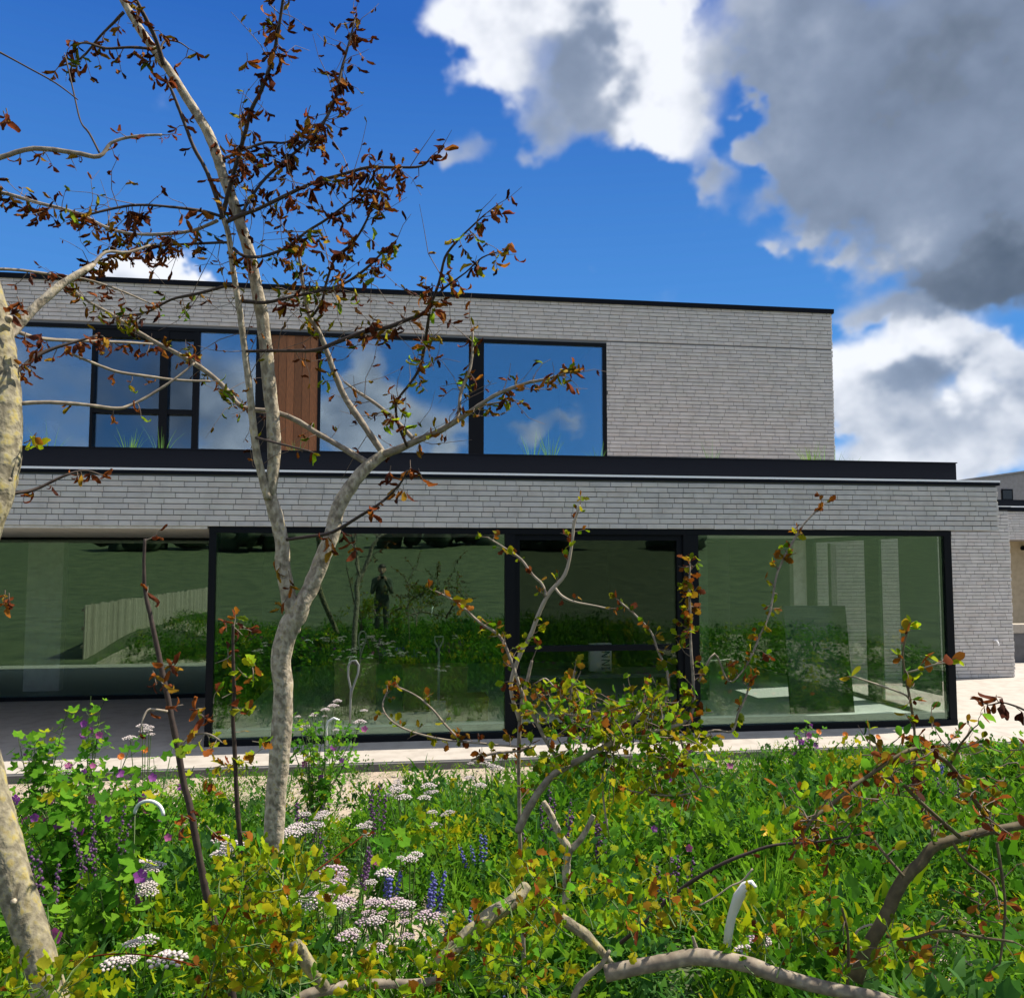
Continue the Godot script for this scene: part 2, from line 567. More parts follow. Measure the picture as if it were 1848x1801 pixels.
func brick_rows(x0: float, x1: float, y0: float, rows: int, holes: Array, ragged := 0.0) -> Array:
	# every brick as [x, width, y]
	var out := []
	for r in rows:
		var y := y0 + r * COURSE
		var x := x0 - rnd(0.0, 0.27)
		while x < x1 - 0.01:
			var w: float = [0.262, 0.262, 0.262, 0.262, 0.176, 0.204, 0.128][rng.randi() % 7]
			var a := maxf(x, x0)
			var edge := x1 + (rnd(-ragged, ragged) if ragged > 0.0 else 0.0)
			var b := x + w
			if b > x1 - 0.06:
				b = edge
			var spans := [[a, b]]
			for h: Array in holes:
				if y + 0.05 > h[2] and y < h[3]:
					var next := []
					for s: Array in spans:
						if s[1] <= h[0] or s[0] >= h[1]:
							next.append(s)
						else:
							if s[0] < h[0]:
								next.append([s[0], h[0]])
							if s[1] > h[1]:
								next.append([h[1], s[1]])
					spans = next
			for s: Array in spans:
				if s[1] - s[0] > 0.02:
					out.append([s[0], s[1] - s[0], y])
			x = maxf(x + w, b) + 0.0055
	return out


func brick_mass(st: SurfaceTool, list: Array, z: float) -> void:
	for b: Array in list:
		var c: Color = M.tones[rng.randi() % 6]
		st.set_color(c)
		brick_into(st, b[0], b[1], b[2], 0.0555, z + rnd(-0.002, 0.002))


# ---------------------------------------------------------------- the house
const ZG := -10.69
const ZF := -10.62
const ZU := -14.4
const ZR := -14.57
const ZW := -14.89


func pane(x0: float, x1: float, y0: float, y1: float, z: float, parent: Node, m: Material, called := "pane") -> void:
	box(called, x0, x1, y0, y1, z - 0.024, z, m, parent)


func build_house() -> void:
	var h := thing("brick_house", "long modern two storey house of slim grey bricks with black window frames", "house", Vector3(0, 0, 0))
	var many := mb()
	# front fascia: backing, then brick by brick
	var fascia := box("fascia", -9.0, 8.085, 2.53, 3.13, -10.95, ZF - 0.014, M.mortar, h)
	var list := brick_rows(-6.5, 8.10, 2.531, 9, [], 0.008)
	list.sort_custom(func(a: Array, b: Array) -> bool: return absf(a[0] + 0.6) < absf(b[0] + 0.6))
	var n := 0
	for b: Array in list:
		if n < 300:
			var o := put("brick", brick_shape(b[1]), M["brick%d" % (rng.randi() % 6)], fascia)
			o.position = Vector3(b[0], b[2], ZF + rnd(-0.002, 0.002))
		else:
			brick_mass(many, [b], ZF)
		n += 1
	# right end of the fascia
	for r in 9:
		many.set_color(M.tones[rng.randi() % 6])
		bx(many, 8.086, 8.098, 2.533 + r * COURSE, 2.585 + r * COURSE, -10.95, ZF - 0.03)
	# coping with its bright drip trim and the black upstand of the roof edge
	box("fascia_coping", -9.0, 8.125, 3.131, 3.172, -10.98, ZF + 0.02, M.black_metal, h)
	box("coping_trim", -9.0, 8.13, 3.1722, 3.198, -10.98, ZF + 0.024, M.white_trim, h)
	var up := box("roof_upstand", -9.0, 7.745, 3.199, 3.462, -11.06, -10.95, M.black_metal, h)
	box("upstand_cap", -9.0, 7.757, 3.4622, 3.474, -11.08, -10.935, M.black_metal, up)
	box("upstand_side", 7.63, 7.744, 3.193, 3.461, ZW, -11.061, M.black_metal, h)
	# the low roof over the glazed front and over the recess
	box("low_roof", -9.0, 7.44, 2.62, 3.19, ZU - 0.35, -10.951, M.mortar, h)
	box("soffit", -9.0, 7.43, 2.532, 2.619, ZU - 0.3, -10.952, M.plaster, h)
	box("soffit_edge", -9.0, -2.03, 2.50, 2.529, ZR + 0.06, ZF - 0.02, M.plaster, h)
	box("roof_planting_soil", -8.9, 7.62, 3.191, 3.33, ZU - 0.0, -11.07, M.gravel, h)
	# upper storey
	var hole := [-6.4, 3.74, 3.2, 5.845]
	var uw := mb()
	bx(uw, 3.74, 7.855, 3.195, 6.53, -22.0, ZU - 0.014)
	bx(uw, -9.0, 3.739, 5.85, 6.53, ZU - 0.4, ZU - 0.014)
	bx(uw, -9.0, -6.4, 3.195, 5.849, ZU - 0.4, ZU - 0.014)
	bx(uw, -9.0, 3.739, 3.195, 6.53, -22.0, -21.7)
	bx(uw, -9.0, -8.7, 3.195, 6.53, -21.7, ZU - 0.401)
	obj("upper_wall", uw, M.mortar, h)
	brick_mass(many, brick_rows(-7.2, 7.87, 3.205, 41, [hole], 0.006), ZU)
	brick_mass(many, brick_rows(-7.2, 7.87, 5.897, 10, [], 0.006), ZU)
	for r in 41:
		many.set_color(M.tones[rng.randi() % 6])
		bx(many, 7.8551, 7.866, 3.207 + r * COURSE, 3.259 + r * COURSE, -21.9, ZU - 0.03)
	box("upper_roof", -9.0, 7.85, 6.531, 6.56, -22.0, ZU - 0.05, M.mortar, h)
	box("roof_coping", -9.0, 7.90, 6.5605, 6.61, -22.02, ZU + 0.035, M.black_metal, h)
	box("coping_front", -9.0, 7.899, 6.532, 6.56, ZU - 0.045, ZU + 0.033, M.black_metal, h)
	upper_windows(h)
	# wing wall to the right, well behind the glazing
	var wing := box("wing_wall", 7.46, 11.555, -0.2, 3.09, ZW - 0.35, ZW - 0.014, M.mortar, h)
	brick_mass(many, brick_rows(7.46, 11.57, 0.012, 47, [], 0.010), ZW)
	for r in 47:
		many.set_color(M.tones[rng.randi() % 6])
		bx(many, 11.5551, 11.566, 0.014 + r * COURSE, 0.066 + r * COURSE, ZW - 0.35, ZW - 0.03)
	box("wing_coping", 7.44, 11.60, 3.091, 3.15, ZW - 0.38, ZW + 0.03, M.black_metal, wing)
	box("wing_coping_trim", 7.44, 11.605, 3.1502, 3.165, ZW - 0.38, ZW + 0.034, M.white_trim, wing)
	box("wing_roof_edge", 8.5, 11.40, 3.166, 3.36, ZW - 0.36, ZW - 0.16, M.black_metal, wing)
	var tap := mb(true)
	tube(tap, PackedVector3Array([Vector3(11.17, 0.66, ZW), Vector3(11.17, 0.66, ZW + 0.09), Vector3(11.18, 0.60, ZW + 0.11)]), PackedFloat32Array([0.016, 0.016, 0.014]), 8)
	tube(tap, PackedVector3Array([Vector3(11.13, 0.69, ZW + 0.05), Vector3(11.21, 0.69, ZW + 0.05)]), PackedFloat32Array([0.012, 0.012]), 6)
	obj("outdoor_tap", tap, M.white_trim, h)
	front_glazing(h)
	# recessed glazing on the left
	var rec := thing_part("recessed_window", h)
	box("head_frame", -8.9, -2.0, 2.46, 2.531, ZR - 0.05, ZR + 0.05, M.frame, rec)
	box("sill_frame", -8.9, -2.0, 0.0, 0.065, ZR - 0.05, ZR + 0.05, M.frame, rec)
	for x: float in [-7.0, -2.06]:
		box("mullion", x, x + 0.06, 0.066, 2.459, ZR - 0.05, ZR + 0.05, M.frame, rec)
	pane(-6.94, -2.06, 0.066, 2.459, ZR - 0.005, rec, M.glass)
	box("outer_wall", -9.3, -9.0, -0.2, 6.5, -22.0, ZF, M.mortar, h)
	box("rear_wall", -9.0, 7.85, -0.2, 3.19, -22.3, -22.0, M.mortar, h)
	var bm := obj("bricks", many, M.brick_many, h)
	bm.set_meta("kind", "stuff")


func thing_part(called: String, parent: Node) -> MeshInstance3D:
	# an empty part that only carries sub-parts
	var o := MeshInstance3D.new()
	o.name = called
	parent.add_child(o, true)
	return o


func upper_windows(h: Node) -> void:
	var z := ZU - 0.06
	var y0 := 3.30
	var w := box("upper_window_band", -6.4, 3.739, 5.79, 5.846, z - 0.06, ZU + 0.004, M.frame, h)
	box("sill_frame", -6.4, 3.739, 3.25, 3.33, z - 0.06, ZU + 0.002, M.frame, w)
	for s: Array in [[-4.56, -4.52], [-3.535, -3.41], [-3.03, -2.93], [-2.06, -1.83], [-1.08, -1.035], [1.385, 1.635], [3.675, 3.739]]:
		box("mullion", s[0], s[1], 3.331, 5.789, z - 0.06, ZU, M.frame, w)
	for s: Array in [[-4.519, -3.536], [-3.409, -3.031]]:
		box("transom", s[0], s[1], 4.45, 4.53, z - 0.055, ZU - 0.01, M.frame, w)
		box("casement_frame", s[0], s[1], 5.66, 5.788, z - 0.055, ZU - 0.012, M.frame, w)
		pane(s[0], s[1], 4.531, 5.659, z - 0.03, w, M.casement_glass)
		pane(s[0], s[1], 3.332, 4.449, z - 0.03, w, M.casement_glass)
	pane(-6.4, -4.561, 3.331, 5.789, z + 0.03, w, M.solar_glass)
	pane(-2.929, -2.061, 3.331, 5.789, z + 0.03, w, M.solar_glass)
	pane(-1.034, 1.384, 3.331, 5.789, z + 0.03, w, M.solar_glass)
	pane(1.636, 3.674, 3.331, 5.789, z + 0.03, w, M.solar_glass)
	var cl := box("timber_cladding", -1.829, -1.081, 3.331, 5.789, z - 0.06, z + 0.01, M.mortar, h)
	for k in 6:
		var a := -1.827 + k * 0.1245
		box("plank", a, a + 0.1195, 3.332, 5.788, z + 0.0105, z + 0.034 + 0.003 * (k % 2), M["cedar%d" % (k % 3)], cl)


func front_glazing(h: Node) -> void:
	var z := ZG
	var f := box("front_glazing", -2.01, 7.42, 2.455, 2.528, z - 0.08, z + 0.05, M.frame, h)
	box("floor_rail", -2.01, 7.42, 0.0, 0.075, z - 0.08, z + 0.05, M.frame, f)
	box("floor_sill", -2.0, 7.30, 0.0752, 0.15, z - 0.10, z - 0.035, M.kerb_face, f)
	for s: Array in [[-2.009, -1.93], [1.475, 1.60], [3.74, 3.935], [7.32, 7.419]]:
		box("post", s[0], s[1], 0.0755, 2.4545, z - 0.075, z + 0.045, M.frame, f)
	pane(-1.929, 1.474, 0.076, 2.454, z + 0.01, f, M.glass)
	pane(3.936, 7.319, 0.076, 2.454, z + 0.01, f, M.glass)
	# the set-back opening leaf with its cross bar
	box("leaf_frame", 1.601, 1.66, 0.076, 2.454, z - 0.07, z + 0.01, M.frame, f)
	box("leaf_frame", 3.665, 3.739, 0.076, 2.454, z - 0.07, z + 0.01, M.frame, f)
	box("leaf_frame", 1.661, 3.664, 2.385, 2.454, z - 0.07, z + 0.01, M.frame, f)
	box("leaf_frame", 1.661, 3.664, 0.076, 0.15, z - 0.07, z + 0.01, M.frame, f)
	box("cross_bar", 1.661, 3.664, 1.02, 1.09, z - 0.07, z + 0.01, M.frame, f)
	pane(1.661, 3.664, 1.091, 2.384, z - 0.03, f, M.door_glass)
	pane(1.661, 3.664, 0.151, 1.019, z - 0.03, f, M.door_glass)
	# glazed return on the right
	var s := box("side_glazing", 7.36, 7.418, 2.456, 2.527, ZW, z - 0.081, M.frame, h)
	box("floor_rail", 7.36, 7.418, 0.0, 0.075, ZW, z - 0.081, M.frame, s)
	for a: Array in [[-12.68, -12.3], [-14.88, -14.3]]:
		box("post", 7.361, 7.417, 0.0755, 2.4555, a[0], a[1], M.frame, s)
	for a: Array in [[-12.299, -10.771], [-14.299, -12.681]]:
		box("pane", 7.38, 7.40, 0.076, 2.455, a[0], a[1], M.glass, s)
	box("white_jamb", 7.06, 7.30, 0.03, 2.5, -14.6, -14.45, M.plaster, h)
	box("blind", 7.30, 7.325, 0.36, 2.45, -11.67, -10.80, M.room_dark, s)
	# closed return on the left
	box("return_wall", -2.0, -1.9, 0.0, 2.531, ZR, z - 0.081, M.frame, h)


func build_rooms() -> void:
	var h := get_node("brick_house")
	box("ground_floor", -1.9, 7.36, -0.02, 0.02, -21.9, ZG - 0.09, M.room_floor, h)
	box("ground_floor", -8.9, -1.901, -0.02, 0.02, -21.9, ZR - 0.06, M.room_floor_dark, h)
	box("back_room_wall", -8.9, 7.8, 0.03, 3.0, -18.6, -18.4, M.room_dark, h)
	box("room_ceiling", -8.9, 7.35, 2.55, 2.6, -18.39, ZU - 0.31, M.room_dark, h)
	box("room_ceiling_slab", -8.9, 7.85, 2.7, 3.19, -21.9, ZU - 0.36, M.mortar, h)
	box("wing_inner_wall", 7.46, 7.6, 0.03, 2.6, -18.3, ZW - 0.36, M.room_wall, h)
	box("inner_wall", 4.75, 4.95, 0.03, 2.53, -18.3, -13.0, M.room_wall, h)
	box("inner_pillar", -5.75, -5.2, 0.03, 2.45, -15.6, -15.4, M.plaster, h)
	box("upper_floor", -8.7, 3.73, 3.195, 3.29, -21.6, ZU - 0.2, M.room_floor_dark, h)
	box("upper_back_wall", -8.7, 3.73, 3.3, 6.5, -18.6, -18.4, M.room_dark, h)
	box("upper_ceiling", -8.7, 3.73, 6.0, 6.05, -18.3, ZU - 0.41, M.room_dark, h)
	# things in the rooms
	var st := mb()
	bx(st, -0.5, 0.5, 0.0, 1.48, -0.02, 0.02)
	var b := obj("leaning_board", st, M.dark_board)
	tag(b, "tall dark board leaning inside the right hand bay of the glazing", "board")
	b.transform = Transform3D(Basis(Vector3.RIGHT, deg_to_rad(-7)) * Basis(Vector3.UP, 0.12), Vector3(6.05, 0.03, -11.6))
	st = mb()
	bx(st, -0.55, 0.55, 0.0, 1.9, -0.02, 0.02)
	b = obj("dark_door_leaf", st, M.dark_board)
	tag(b, "dark upright panel inside beside the glass corner of the bay", "panel")
	b.transform = Transform3D(Basis(Vector3.UP, 1.0), Vector3(6.95, 0.5, -12.9))
	var t := thing("work_table", "low dark table inside behind the glazed door, with a sack on it", "table", Vector3(2.7, 0.02, -12.2))
	box("top", -1.0, 1.3, 0.52, 0.57, -0.4, 0.4, M.room_floor_dark, t)
	for x: float in [-0.95, 1.2]:
		for z: float in [-0.35, 0.3]:
			box("leg", x, x + 0.05, 0.0, 0.519, z, z + 0.05, M.room_floor_dark, t)
	for k: Array in [[-0.35, -12.3, 0.55, 0.75, "tan storage box indoors behind the loop topped stake"], [0.75, -12.8, 0.9, 0.62, "wide tan storage box indoors beside the spade"], [1.15, -12.0, 0.5, 0.3, "low tan storage box indoors left of the glazed door"]]:
		var bo := thing("storage_box", k[4], "box", Vector3(k[0], 0.022, k[1]), "boxes stored indoors")
		box("body", -k[2] / 2, k[2] / 2, 0, k[3] - 0.05, -0.25, 0.25, M.carton, bo)
		box("lid", -k[2] / 2 - 0.012, k[2] / 2 + 0.012, k[3] - 0.0495, k[3], -0.262, 0.262, M.carton, bo)
	var s := thing("paper_sack", "pale paper sack with dark vertical lettering on the table indoors", "sack", Vector3(3.0, 0.592, -12.05))
	st = mb(true)
	blob(st, Vector3(0, 0.19, 0), Vector3(0.17, 0.21, 0.09), 8, 12, 0.05)
	bx(st, -0.15, 0.15, 0.02, 0.40, -0.07, 0.07)
	obj("bag", st, M.sack, s)
	var tm := TextMesh.new()
	tm.text = "INNI"
	tm.font_size = 14
	tm.pixel_size = 0.011
	tm.depth = 0.004
	var font := SystemFont.new()
	font.font_names = PackedStringArray(["Droid Sans"])
	tm.font = font
	var letter := put("lettering", tm, M.ink, s)
	letter.transform = Transform3D(Basis(Vector3.BACK, deg_to_rad(-90)), Vector3(0.05, 0.2, 0.095))
	var v := thing("dark_vase", "dark round bellied vase standing inside the upper left window", "vase", Vector3(-5.32, 3.3, -14.95))
	st = mb(true)
	var prof := [[0.07, 0.0], [0.17, 0.25], [0.22, 0.5], [0.2, 0.68], [0.1, 0.84], [0.055, 0.95], [0.06, 1.02], [0.11, 1.06]]
	var pp := PackedVector3Array()
	var rr := PackedFloat32Array()
	for q: Array in prof:
		pp.append(Vector3(0, q[1], 0))
		rr.append(q[0])
	tube(st, pp, rr, 16)
	obj("body", st, M.ceramic, v)


func build_neighbour() -> void:
	var n := thing("neighbouring_house", "grey brown house behind the right end with a small dark window", "house", Vector3(0, 0, 0))
	var st := mb()
	var a := Vector3(20.0, -0.3, -30.0)
	var ys := [4.96, 6.4]
	var x0 := 20.0
	var x1 := 30.0
	quad(st, Vector3(x0, -0.3, -30), Vector3(x1, -0.3, -30), Vector3(x1, ys[1], -30), Vector3(x0, ys[0], -30))
	quad(st, Vector3(x1, -0.3, -36), Vector3(x0, -0.3, -36), Vector3(x0, ys[0], -36), Vector3(x1, ys[1], -36))
	quad(st, Vector3(x0, -0.3, -36), Vector3(x0, -0.3, -30), Vector3(x0, ys[0], -30), Vector3(x0, ys[0], -36))
	quad(st, Vector3(x1, -0.3, -30), Vector3(x1, -0.3, -36), Vector3(x1, ys[1], -36), Vector3(x1, ys[1], -30))
	quad(st, Vector3(x0, ys[0], -30), Vector3(x1, ys[1], -30), Vector3(x1, ys[1], -36), Vector3(x0, ys[0], -36))
	obj("wall", st, M.render_wall, n)
	st = mb()
	var roof := Transform3D(Basis(Vector3.BACK, atan2(ys[1] - ys[0], x1 - x0)), Vector3(x0, ys[0], -30))
	bx(st, -0.1, 10.4, 0.004, 0.06, -6.1, 0.06, roof)
	obj("roof_edge", st, M.render_wall, n)
	var w := box("window", 23.03, 23.5, 4.46, 4.89, -30.02, -29.97, M.frame, n)
	box("pane", 23.08, 23.45, 4.51, 4.84, -29.968, -29.96, M.dark_board, w)
	var g := thing("neighbouring_annexe", "flat roofed brick annexe at the right edge with black roof band and tan recess", "building", Vector3(0, 0, 0))
	st = mb()
	bx(st, 15.50, 22.0, 2.68, 3.40, -24.0, -20.0)
	bx(st, 15.50, 22.0, -0.4, 2.679, -24.0, -21.2)
	obj("wall", st, M.render_wall, g)
	var rows := mb()
	brick_mass(rows, brick_rows(15.48, 18.5, 2.69, 11, []), -19.985)
	var bm := obj("bricks", rows, M.brick_many, g)
	bm.set_meta("kind", "stuff")
	box("recess_lining", 15.51, 21.9, 0.0, 2.675, -21.19, -21.1, M.tan_wall, g)
	box("roof_band", 15.3, 22.05, 3.401, 3.50, -24.05, -19.94, M.black_metal, g)
	box("band_trim", 15.29, 22.06, 3.5005, 3.53, -24.05, -19.935, M.white_trim, g)
	box("upper_band", 15.15, 22.05, 3.5305, 3.70, -24.05, -20.1, M.black_metal, g)
	st = mb(true)
	tube(st, PackedVector3Array([Vector3(16.75, 2.5, -21.1), Vector3(16.75, 2.5, -20.98)]), PackedFloat32Array([0.06, 0.06]), 12)
	obj("wall_lamp", st, M.frame, g)
	var lw := thing("low_garden_wall", "low dark wall with a pale cap beyond the end of the brick wing", "wall", Vector3(0, 0, 0))
	box("wall", 12.7, 15.4, -0.1, 0.62, -17.4, -17.1, M.kerb_face, lw)
	box("cap", 12.68, 15.42, 0.6205, 0.80, -17.43, -17.07, M.stone, lw)


func build_fence_and_hedge() -> void:
	var f := thing("timber_fence", "side fence of weathered upright boards mirrored in the recessed left window", "fence", Vector3(-6.75, 0, 0))
	for k in 3:
		box("rail", -0.10, -0.05, 0.15 + 0.42 * k, 0.22 + 0.42 * k, -7.6, 9.4, M.grey_wood0, f)
	var n := 0
	var z := -7.6
	while z < 9.4:
		var w := rnd(0.11, 0.15)
		var o := box("board", -0.045, -0.02 + rnd(0, 0.012), -0.25, 1.14 + rnd(-0.03, 0.03), z, z + w, M["grey_wood%d" % (rng.randi() % 3)], f)
		z += w + rnd(0.006, 0.02)
		n += 1
	for k in 8:
		var o := thing("field_hedge_tree", "%s dark hedge tree from the left on the hilltop mirrored in the front glazing" % ["first", "second", "third", "fourth", "fifth", "sixth", "seventh", "eighth"][k], "tree", Vector3([-21.0, -17.5, -12.0, -9.5, 2.0, 6.5, 13.0, 22.0][k], ground_y(0, 44.0 + k % 3 * 1.5), 44.0 + k % 3 * 1.5), "hedge trees on the hill behind the viewer")
		var st := mb(true)
		tube(st, PackedVector3Array([Vector3(0, -0.3, 0), Vector3(0.1, 1.5, 0)]), PackedFloat32Array([0.2, 0.12]), 6)
		obj("trunk", st, M.dark_bark, o)
		st = mb(true)
		for i in 9:
			blob(st, Vector3(rnd(-2.4, 2.4), rnd(0.3, 1.6), rnd(-0.8, 0.8)), Vector3(rnd(0.7, 1.3), rnd(0.6, 1.1), 0.9), 7, 10, 0.7)
		obj("crown", st, M.hedge_leaf, o)


func blade(st: SurfaceTool, base: Vector3, dir: Vector3, l: float, w: float, bend: float) -> void:
	var side := dir.cross(Vector3.UP)
	if side.length() < 0.05:
		side = Vector3.RIGHT
	side = side.normalized().rotated(Vector3.UP, rnd(-1.5, 1.5)) * w
	var out := Vector3(dir.x, 0, dir.z)
	var p := base
	var d := dir.normalized()
	var last := [p - side, p + side]
	for k in 3:
		p += d * l / 3.0
		d = (d + out * bend + Vector3.DOWN * bend * 0.25).normalized()
		var ww := side * (1.0 - (k + 1) / 3.0 * 0.92)
		var now := [p - ww, p + ww]
		quad(st, last[0], last[1], now[1], now[0])
		last = now


func tuft(n: int, l: float, w: float, spread: float) -> SurfaceTool:
	var st := mb(true)
	for i in n:
		var a := rnd(0, TAU)
		var lean := rnd(0.05, spread)
		blade(st, Vector3(cos(a), 0, sin(a)) * 0.03, Vector3(cos(a) * lean, 1, sin(a) * lean), l * rnd(0.6, 1.1), w, rnd(0.1, 0.6))
	return st


func build_roof_plants() -> void:
	var spots := [[132, "thin grass tuft on the roof edge below the upper left pane", 0.36, 9], [262, "bushy bright grass tuft on the roof edge below the narrow casement", 0.27, 26], [312, "leaning pale grass tuft on the roof edge beside the wide mullion", 0.34, 14], [540, "small grass tuft on the roof edge below the timber cladding", 0.24, 12], [962, "upright grass tuft on the roof edge, left of two below the large right pane", 0.32, 14], [995, "tallest spiky grass tuft on the roof edge below the large right pane", 0.40, 18], [1085, "low grass tuft at the right corner of the upper window", 0.2, 14], [1305, "single short grass tuft on the roof edge against the plain brick wall", 0.25, 12], [1505, "green grass tuft on the roof edge at the corner of the upper storey", 0.26, 26], [1530, "dry thin grass tuft on the roof edge just right of the upper storey corner", 0.3, 8], [1553, "faint grass tuft rising over the roof edge before the white cloud", 0.2, 7], [1590, "last sparse grass tuft near the right end of the roof edge", 0.14, 6]]
	for s: Array in spots:
		var p := at(s[0], 832, 11.45)
		p.y = 3.33
		p.z = -11.25
		var o := obj("grass_tuft", tuft(s[3], s[2] + 0.16, 0.006, 0.5), M.blue_green3 if s[3] < 20 else M.lime2)
		o.position = p
		tag(o, s[1], "grass", "grass tufts on the low roof")
	var st := mb(true)
	for i in 420:
		var x := rnd(-7.0, 7.4)
		if i % 3 == 0:
			x = rnd(0.6, 2.0)
		elif i % 3 == 1:
			x = rnd(3.3, 4.0) if i % 2 else rnd(7.0, 7.5)
		blob(st, Vector3(x, 3.36, rnd(-12.4, -11.1)), Vector3(rnd(0.03, 0.08), rnd(0.05, 0.14), 0.05), 4, 6, 0.6)
	var o := obj("roof_sedum", st, M.sedum)
	tag(o, "low yellow green sedum growing along the flat roof behind the black edge", "ground cover")
	o.set_meta("kind", "stuff")


# ---------------------------------------------------------------- leaves and branches
func leaf_shape(kind: String, v: int) -> Mesh:
	var key := "%s%d" % [kind, v]
	if leaf_mesh.has(key):
		return leaf_mesh[key]
	var st := mb(true)
	var out: Array
	if kind == "curl":      # a withered leaf, rolled lengthwise
		out = [[0.0, 0.03], [0.2, 0.26], [0.45, 0.38], [0.7, 0.27], [0.88, 0.14], [1.0, 0.0]]
	elif kind == "lobed":   # a small lobed leaf
		out = [[0.0, 0.03], [0.16, 0.08], [0.36, 0.30], [0.44, 0.22], [0.62, 0.40], [0.70, 0.27], [0.86, 0.22], [1.0, 0.0]]
	elif kind == "oval":
		out = [[0.0, 0.02], [0.2, 0.17], [0.5, 0.30], [0.75, 0.27], [0.92, 0.13], [1.0, 0.0]]
	elif kind == "lance":
		out = [[0.0, 0.015], [0.25, 0.10], [0.55, 0.12], [0.8, 0.07], [1.0, 0.0]]
	var fold: float = [0.25, 0.5, 0.35, 0.7, 0.15][v % 5]
	var curl: float = [0.25, 0.9, -0.35, 0.5, 1.3][v % 5]
	if kind == "curl":
		fold = [1.15, 0.8, 1.4, 0.6, 1.25][v % 5]
		curl = [1.6, 2.6, 1.0, 1.9, 3.2][v % 5]
	var mid := PackedVector3Array()
	var l := PackedVector3Array()
	var r := PackedVector3Array()
	for k in out.size():
		var t: float = out[k][0]
		var w: float = out[k][1] * [1.0, 0.85, 1.1, 0.7, 0.95][v % 5]
		var a := curl * t
		var c := Vector3(0, t * cos(a * 0.5), t * sin(a * 0.5))
		var twist := sin(t * 6.0 + v * 1.7) * 0.55 if kind == "curl" else sin(t * 4.0 + v * 2.0) * 0.2
		c += Vector3(rnd(-1, 1), rnd(-0.6, 0.6), rnd(-1, 1)) * (0.05 if kind == "curl" else 0.02) * (1.0 if t > 0.05 else 0.0)
		mid.append(c)
		l.append(c + Vector3(-w * cos(fold), 0, w * sin(fold)).rotated(Vector3.UP, twist))
		r.append(c + Vector3(w * cos(fold), 0, w * sin(fold)).rotated(Vector3.UP, twist))
	for k in out.size() - 1:
		if k == 0:
			quad(st, mid[0], mid[0], mid[1], l[1])
			quad(st, mid[0], r[1], mid[1], mid[1])
		elif k == out.size() - 2:
			tri(st, l[k], mid[k], mid[k + 1])
			tri(st, mid[k], r[k], mid[k + 1])
		else:
			quad(st, l[k], mid[k], mid[k + 1], l[k + 1])
			quad(st, mid[k], r[k], r[k + 1], mid[k + 1])
	st.generate_normals()
	leaf_mesh[key] = st.commit()
	return leaf_mesh[key]


class Growth:
	var node: Node3D
	var leaves := []        # [Transform3D, kind, colour family, colour number, size]
	var twigs: SurfaceTool


func growth(o: Node3D) -> Growth:
	var g := Growth.new()
	g.node = o
	g.twigs = mb(true)
	return g


func leaf(g: Growth, p: Vector3, dir: Vector3, size: float, kind: String, family: String) -> void:
	var y := dir.normalized()
	var ref := Vector3(rnd(-1, 1), rnd(-1, 1), rnd(-1, 1))
	var x := y.cross(ref)
	if x.length() < 0.05:
		x = y.cross(Vector3.RIGHT)
	x = x.normalized()
	var z := x.cross(y)
	var s := size * rnd(0.5, 1.2)
	g.leaves.append([Transform3D(Basis(x * s, y * s, z * s), p), kind, family, rng.randi() % 4, s])


func pick(mix: String) -> String:
	var a := mix.split(" ")
	return a[rng.randi() % a.size()]


func limb(g: Growth, called: String, pts: Array, d0: float, d1: float, m: Material, sides := 8, lump := 0.2, parent: Node = null) -> PackedVector3Array:
	var p := PackedVector3Array()
	var r := PackedFloat32Array()
	var n := pts.size() / 3
	for i in n:
		var d := lerpf(d0, d1, float(i) / maxf(1.0, n - 1.0))
		p.append(at(pts[i * 3], pts[i * 3 + 1], d))
		r.append(pts[i * 3 + 2] * 0.5 * d / LENS)
	var sp := smooth_path(p, r, 4)
	var st := mb(true)
	tube(st, sp[0], sp[1], sides, lump)
	obj(called, st, m, parent if parent else g.node)
	return sp[0]


func sprout(g: Growth, path: PackedVector3Array, per_m: float, tl: float, leaves: int, size: float, kind: String, mix: String, from := 0.0, droop := 0.0) -> void:
	# side twigs with leaves along a branch; a negative droop lifts them
	var n := path.size()
	var start := int(n * from)
	for i in range(start, n - 1):
		var seg := path[i + 1] - path[i]
		var want := seg.length() * per_m
		while want > 0.0:
			if rng.randf() < want:
				var p := path[i] + seg * rng.randf()
				var dir := (seg.normalized() * rnd(-0.1, 0.9) + Vector3(rnd(-1, 1), rnd(-0.8, 0.9) - droop, rnd(-1, 1))).normalized()
				twig(g, p, dir, tl * rnd(0.35, 1.3), leaves, size, kind, mix, droop)
			want -= 1.0
	# the tip
	twig(g, path[n - 1], (path[n - 1] - path[maxi(0, n - 4)]).normalized(), tl * 0.8, leaves + 1, size, kind, mix, droop)


func twig(g: Growth, p: Vector3, dir: Vector3, l: float, leaves: int, size: float, kind: String, mix: String, droop: float) -> void:
	var q := PackedVector3Array([p])
	var r := PackedFloat32Array([0.0021])
	var d := dir
	for k in 3:
		d = (d + Vector3(rnd(-0.45, 0.45), rnd(-0.45, 0.45) - droop * 0.2, rnd(-0.45, 0.45))).normalized()
		q.append(q[k] + d * l / 3.0)
		r.append(0.0021 - 0.0004 * (k + 1))
	tube(g.twigs, q, r, 4, 0.0, false)
	for k in leaves:
		if rng.randf() < 0.2:
			continue
		var t := rnd(0.3, 1.0) * 3.0
		var i := mini(int(t), 2)
		var pos := q[i].lerp(q[i + 1], t - i)
		var out := (d * 0.5 + Vector3(rnd(-1, 1), rnd(-1, 1) - droop * 1.5, rnd(-1, 1))).normalized()
		leaf(g, pos, out, size, kind, pick(mix))


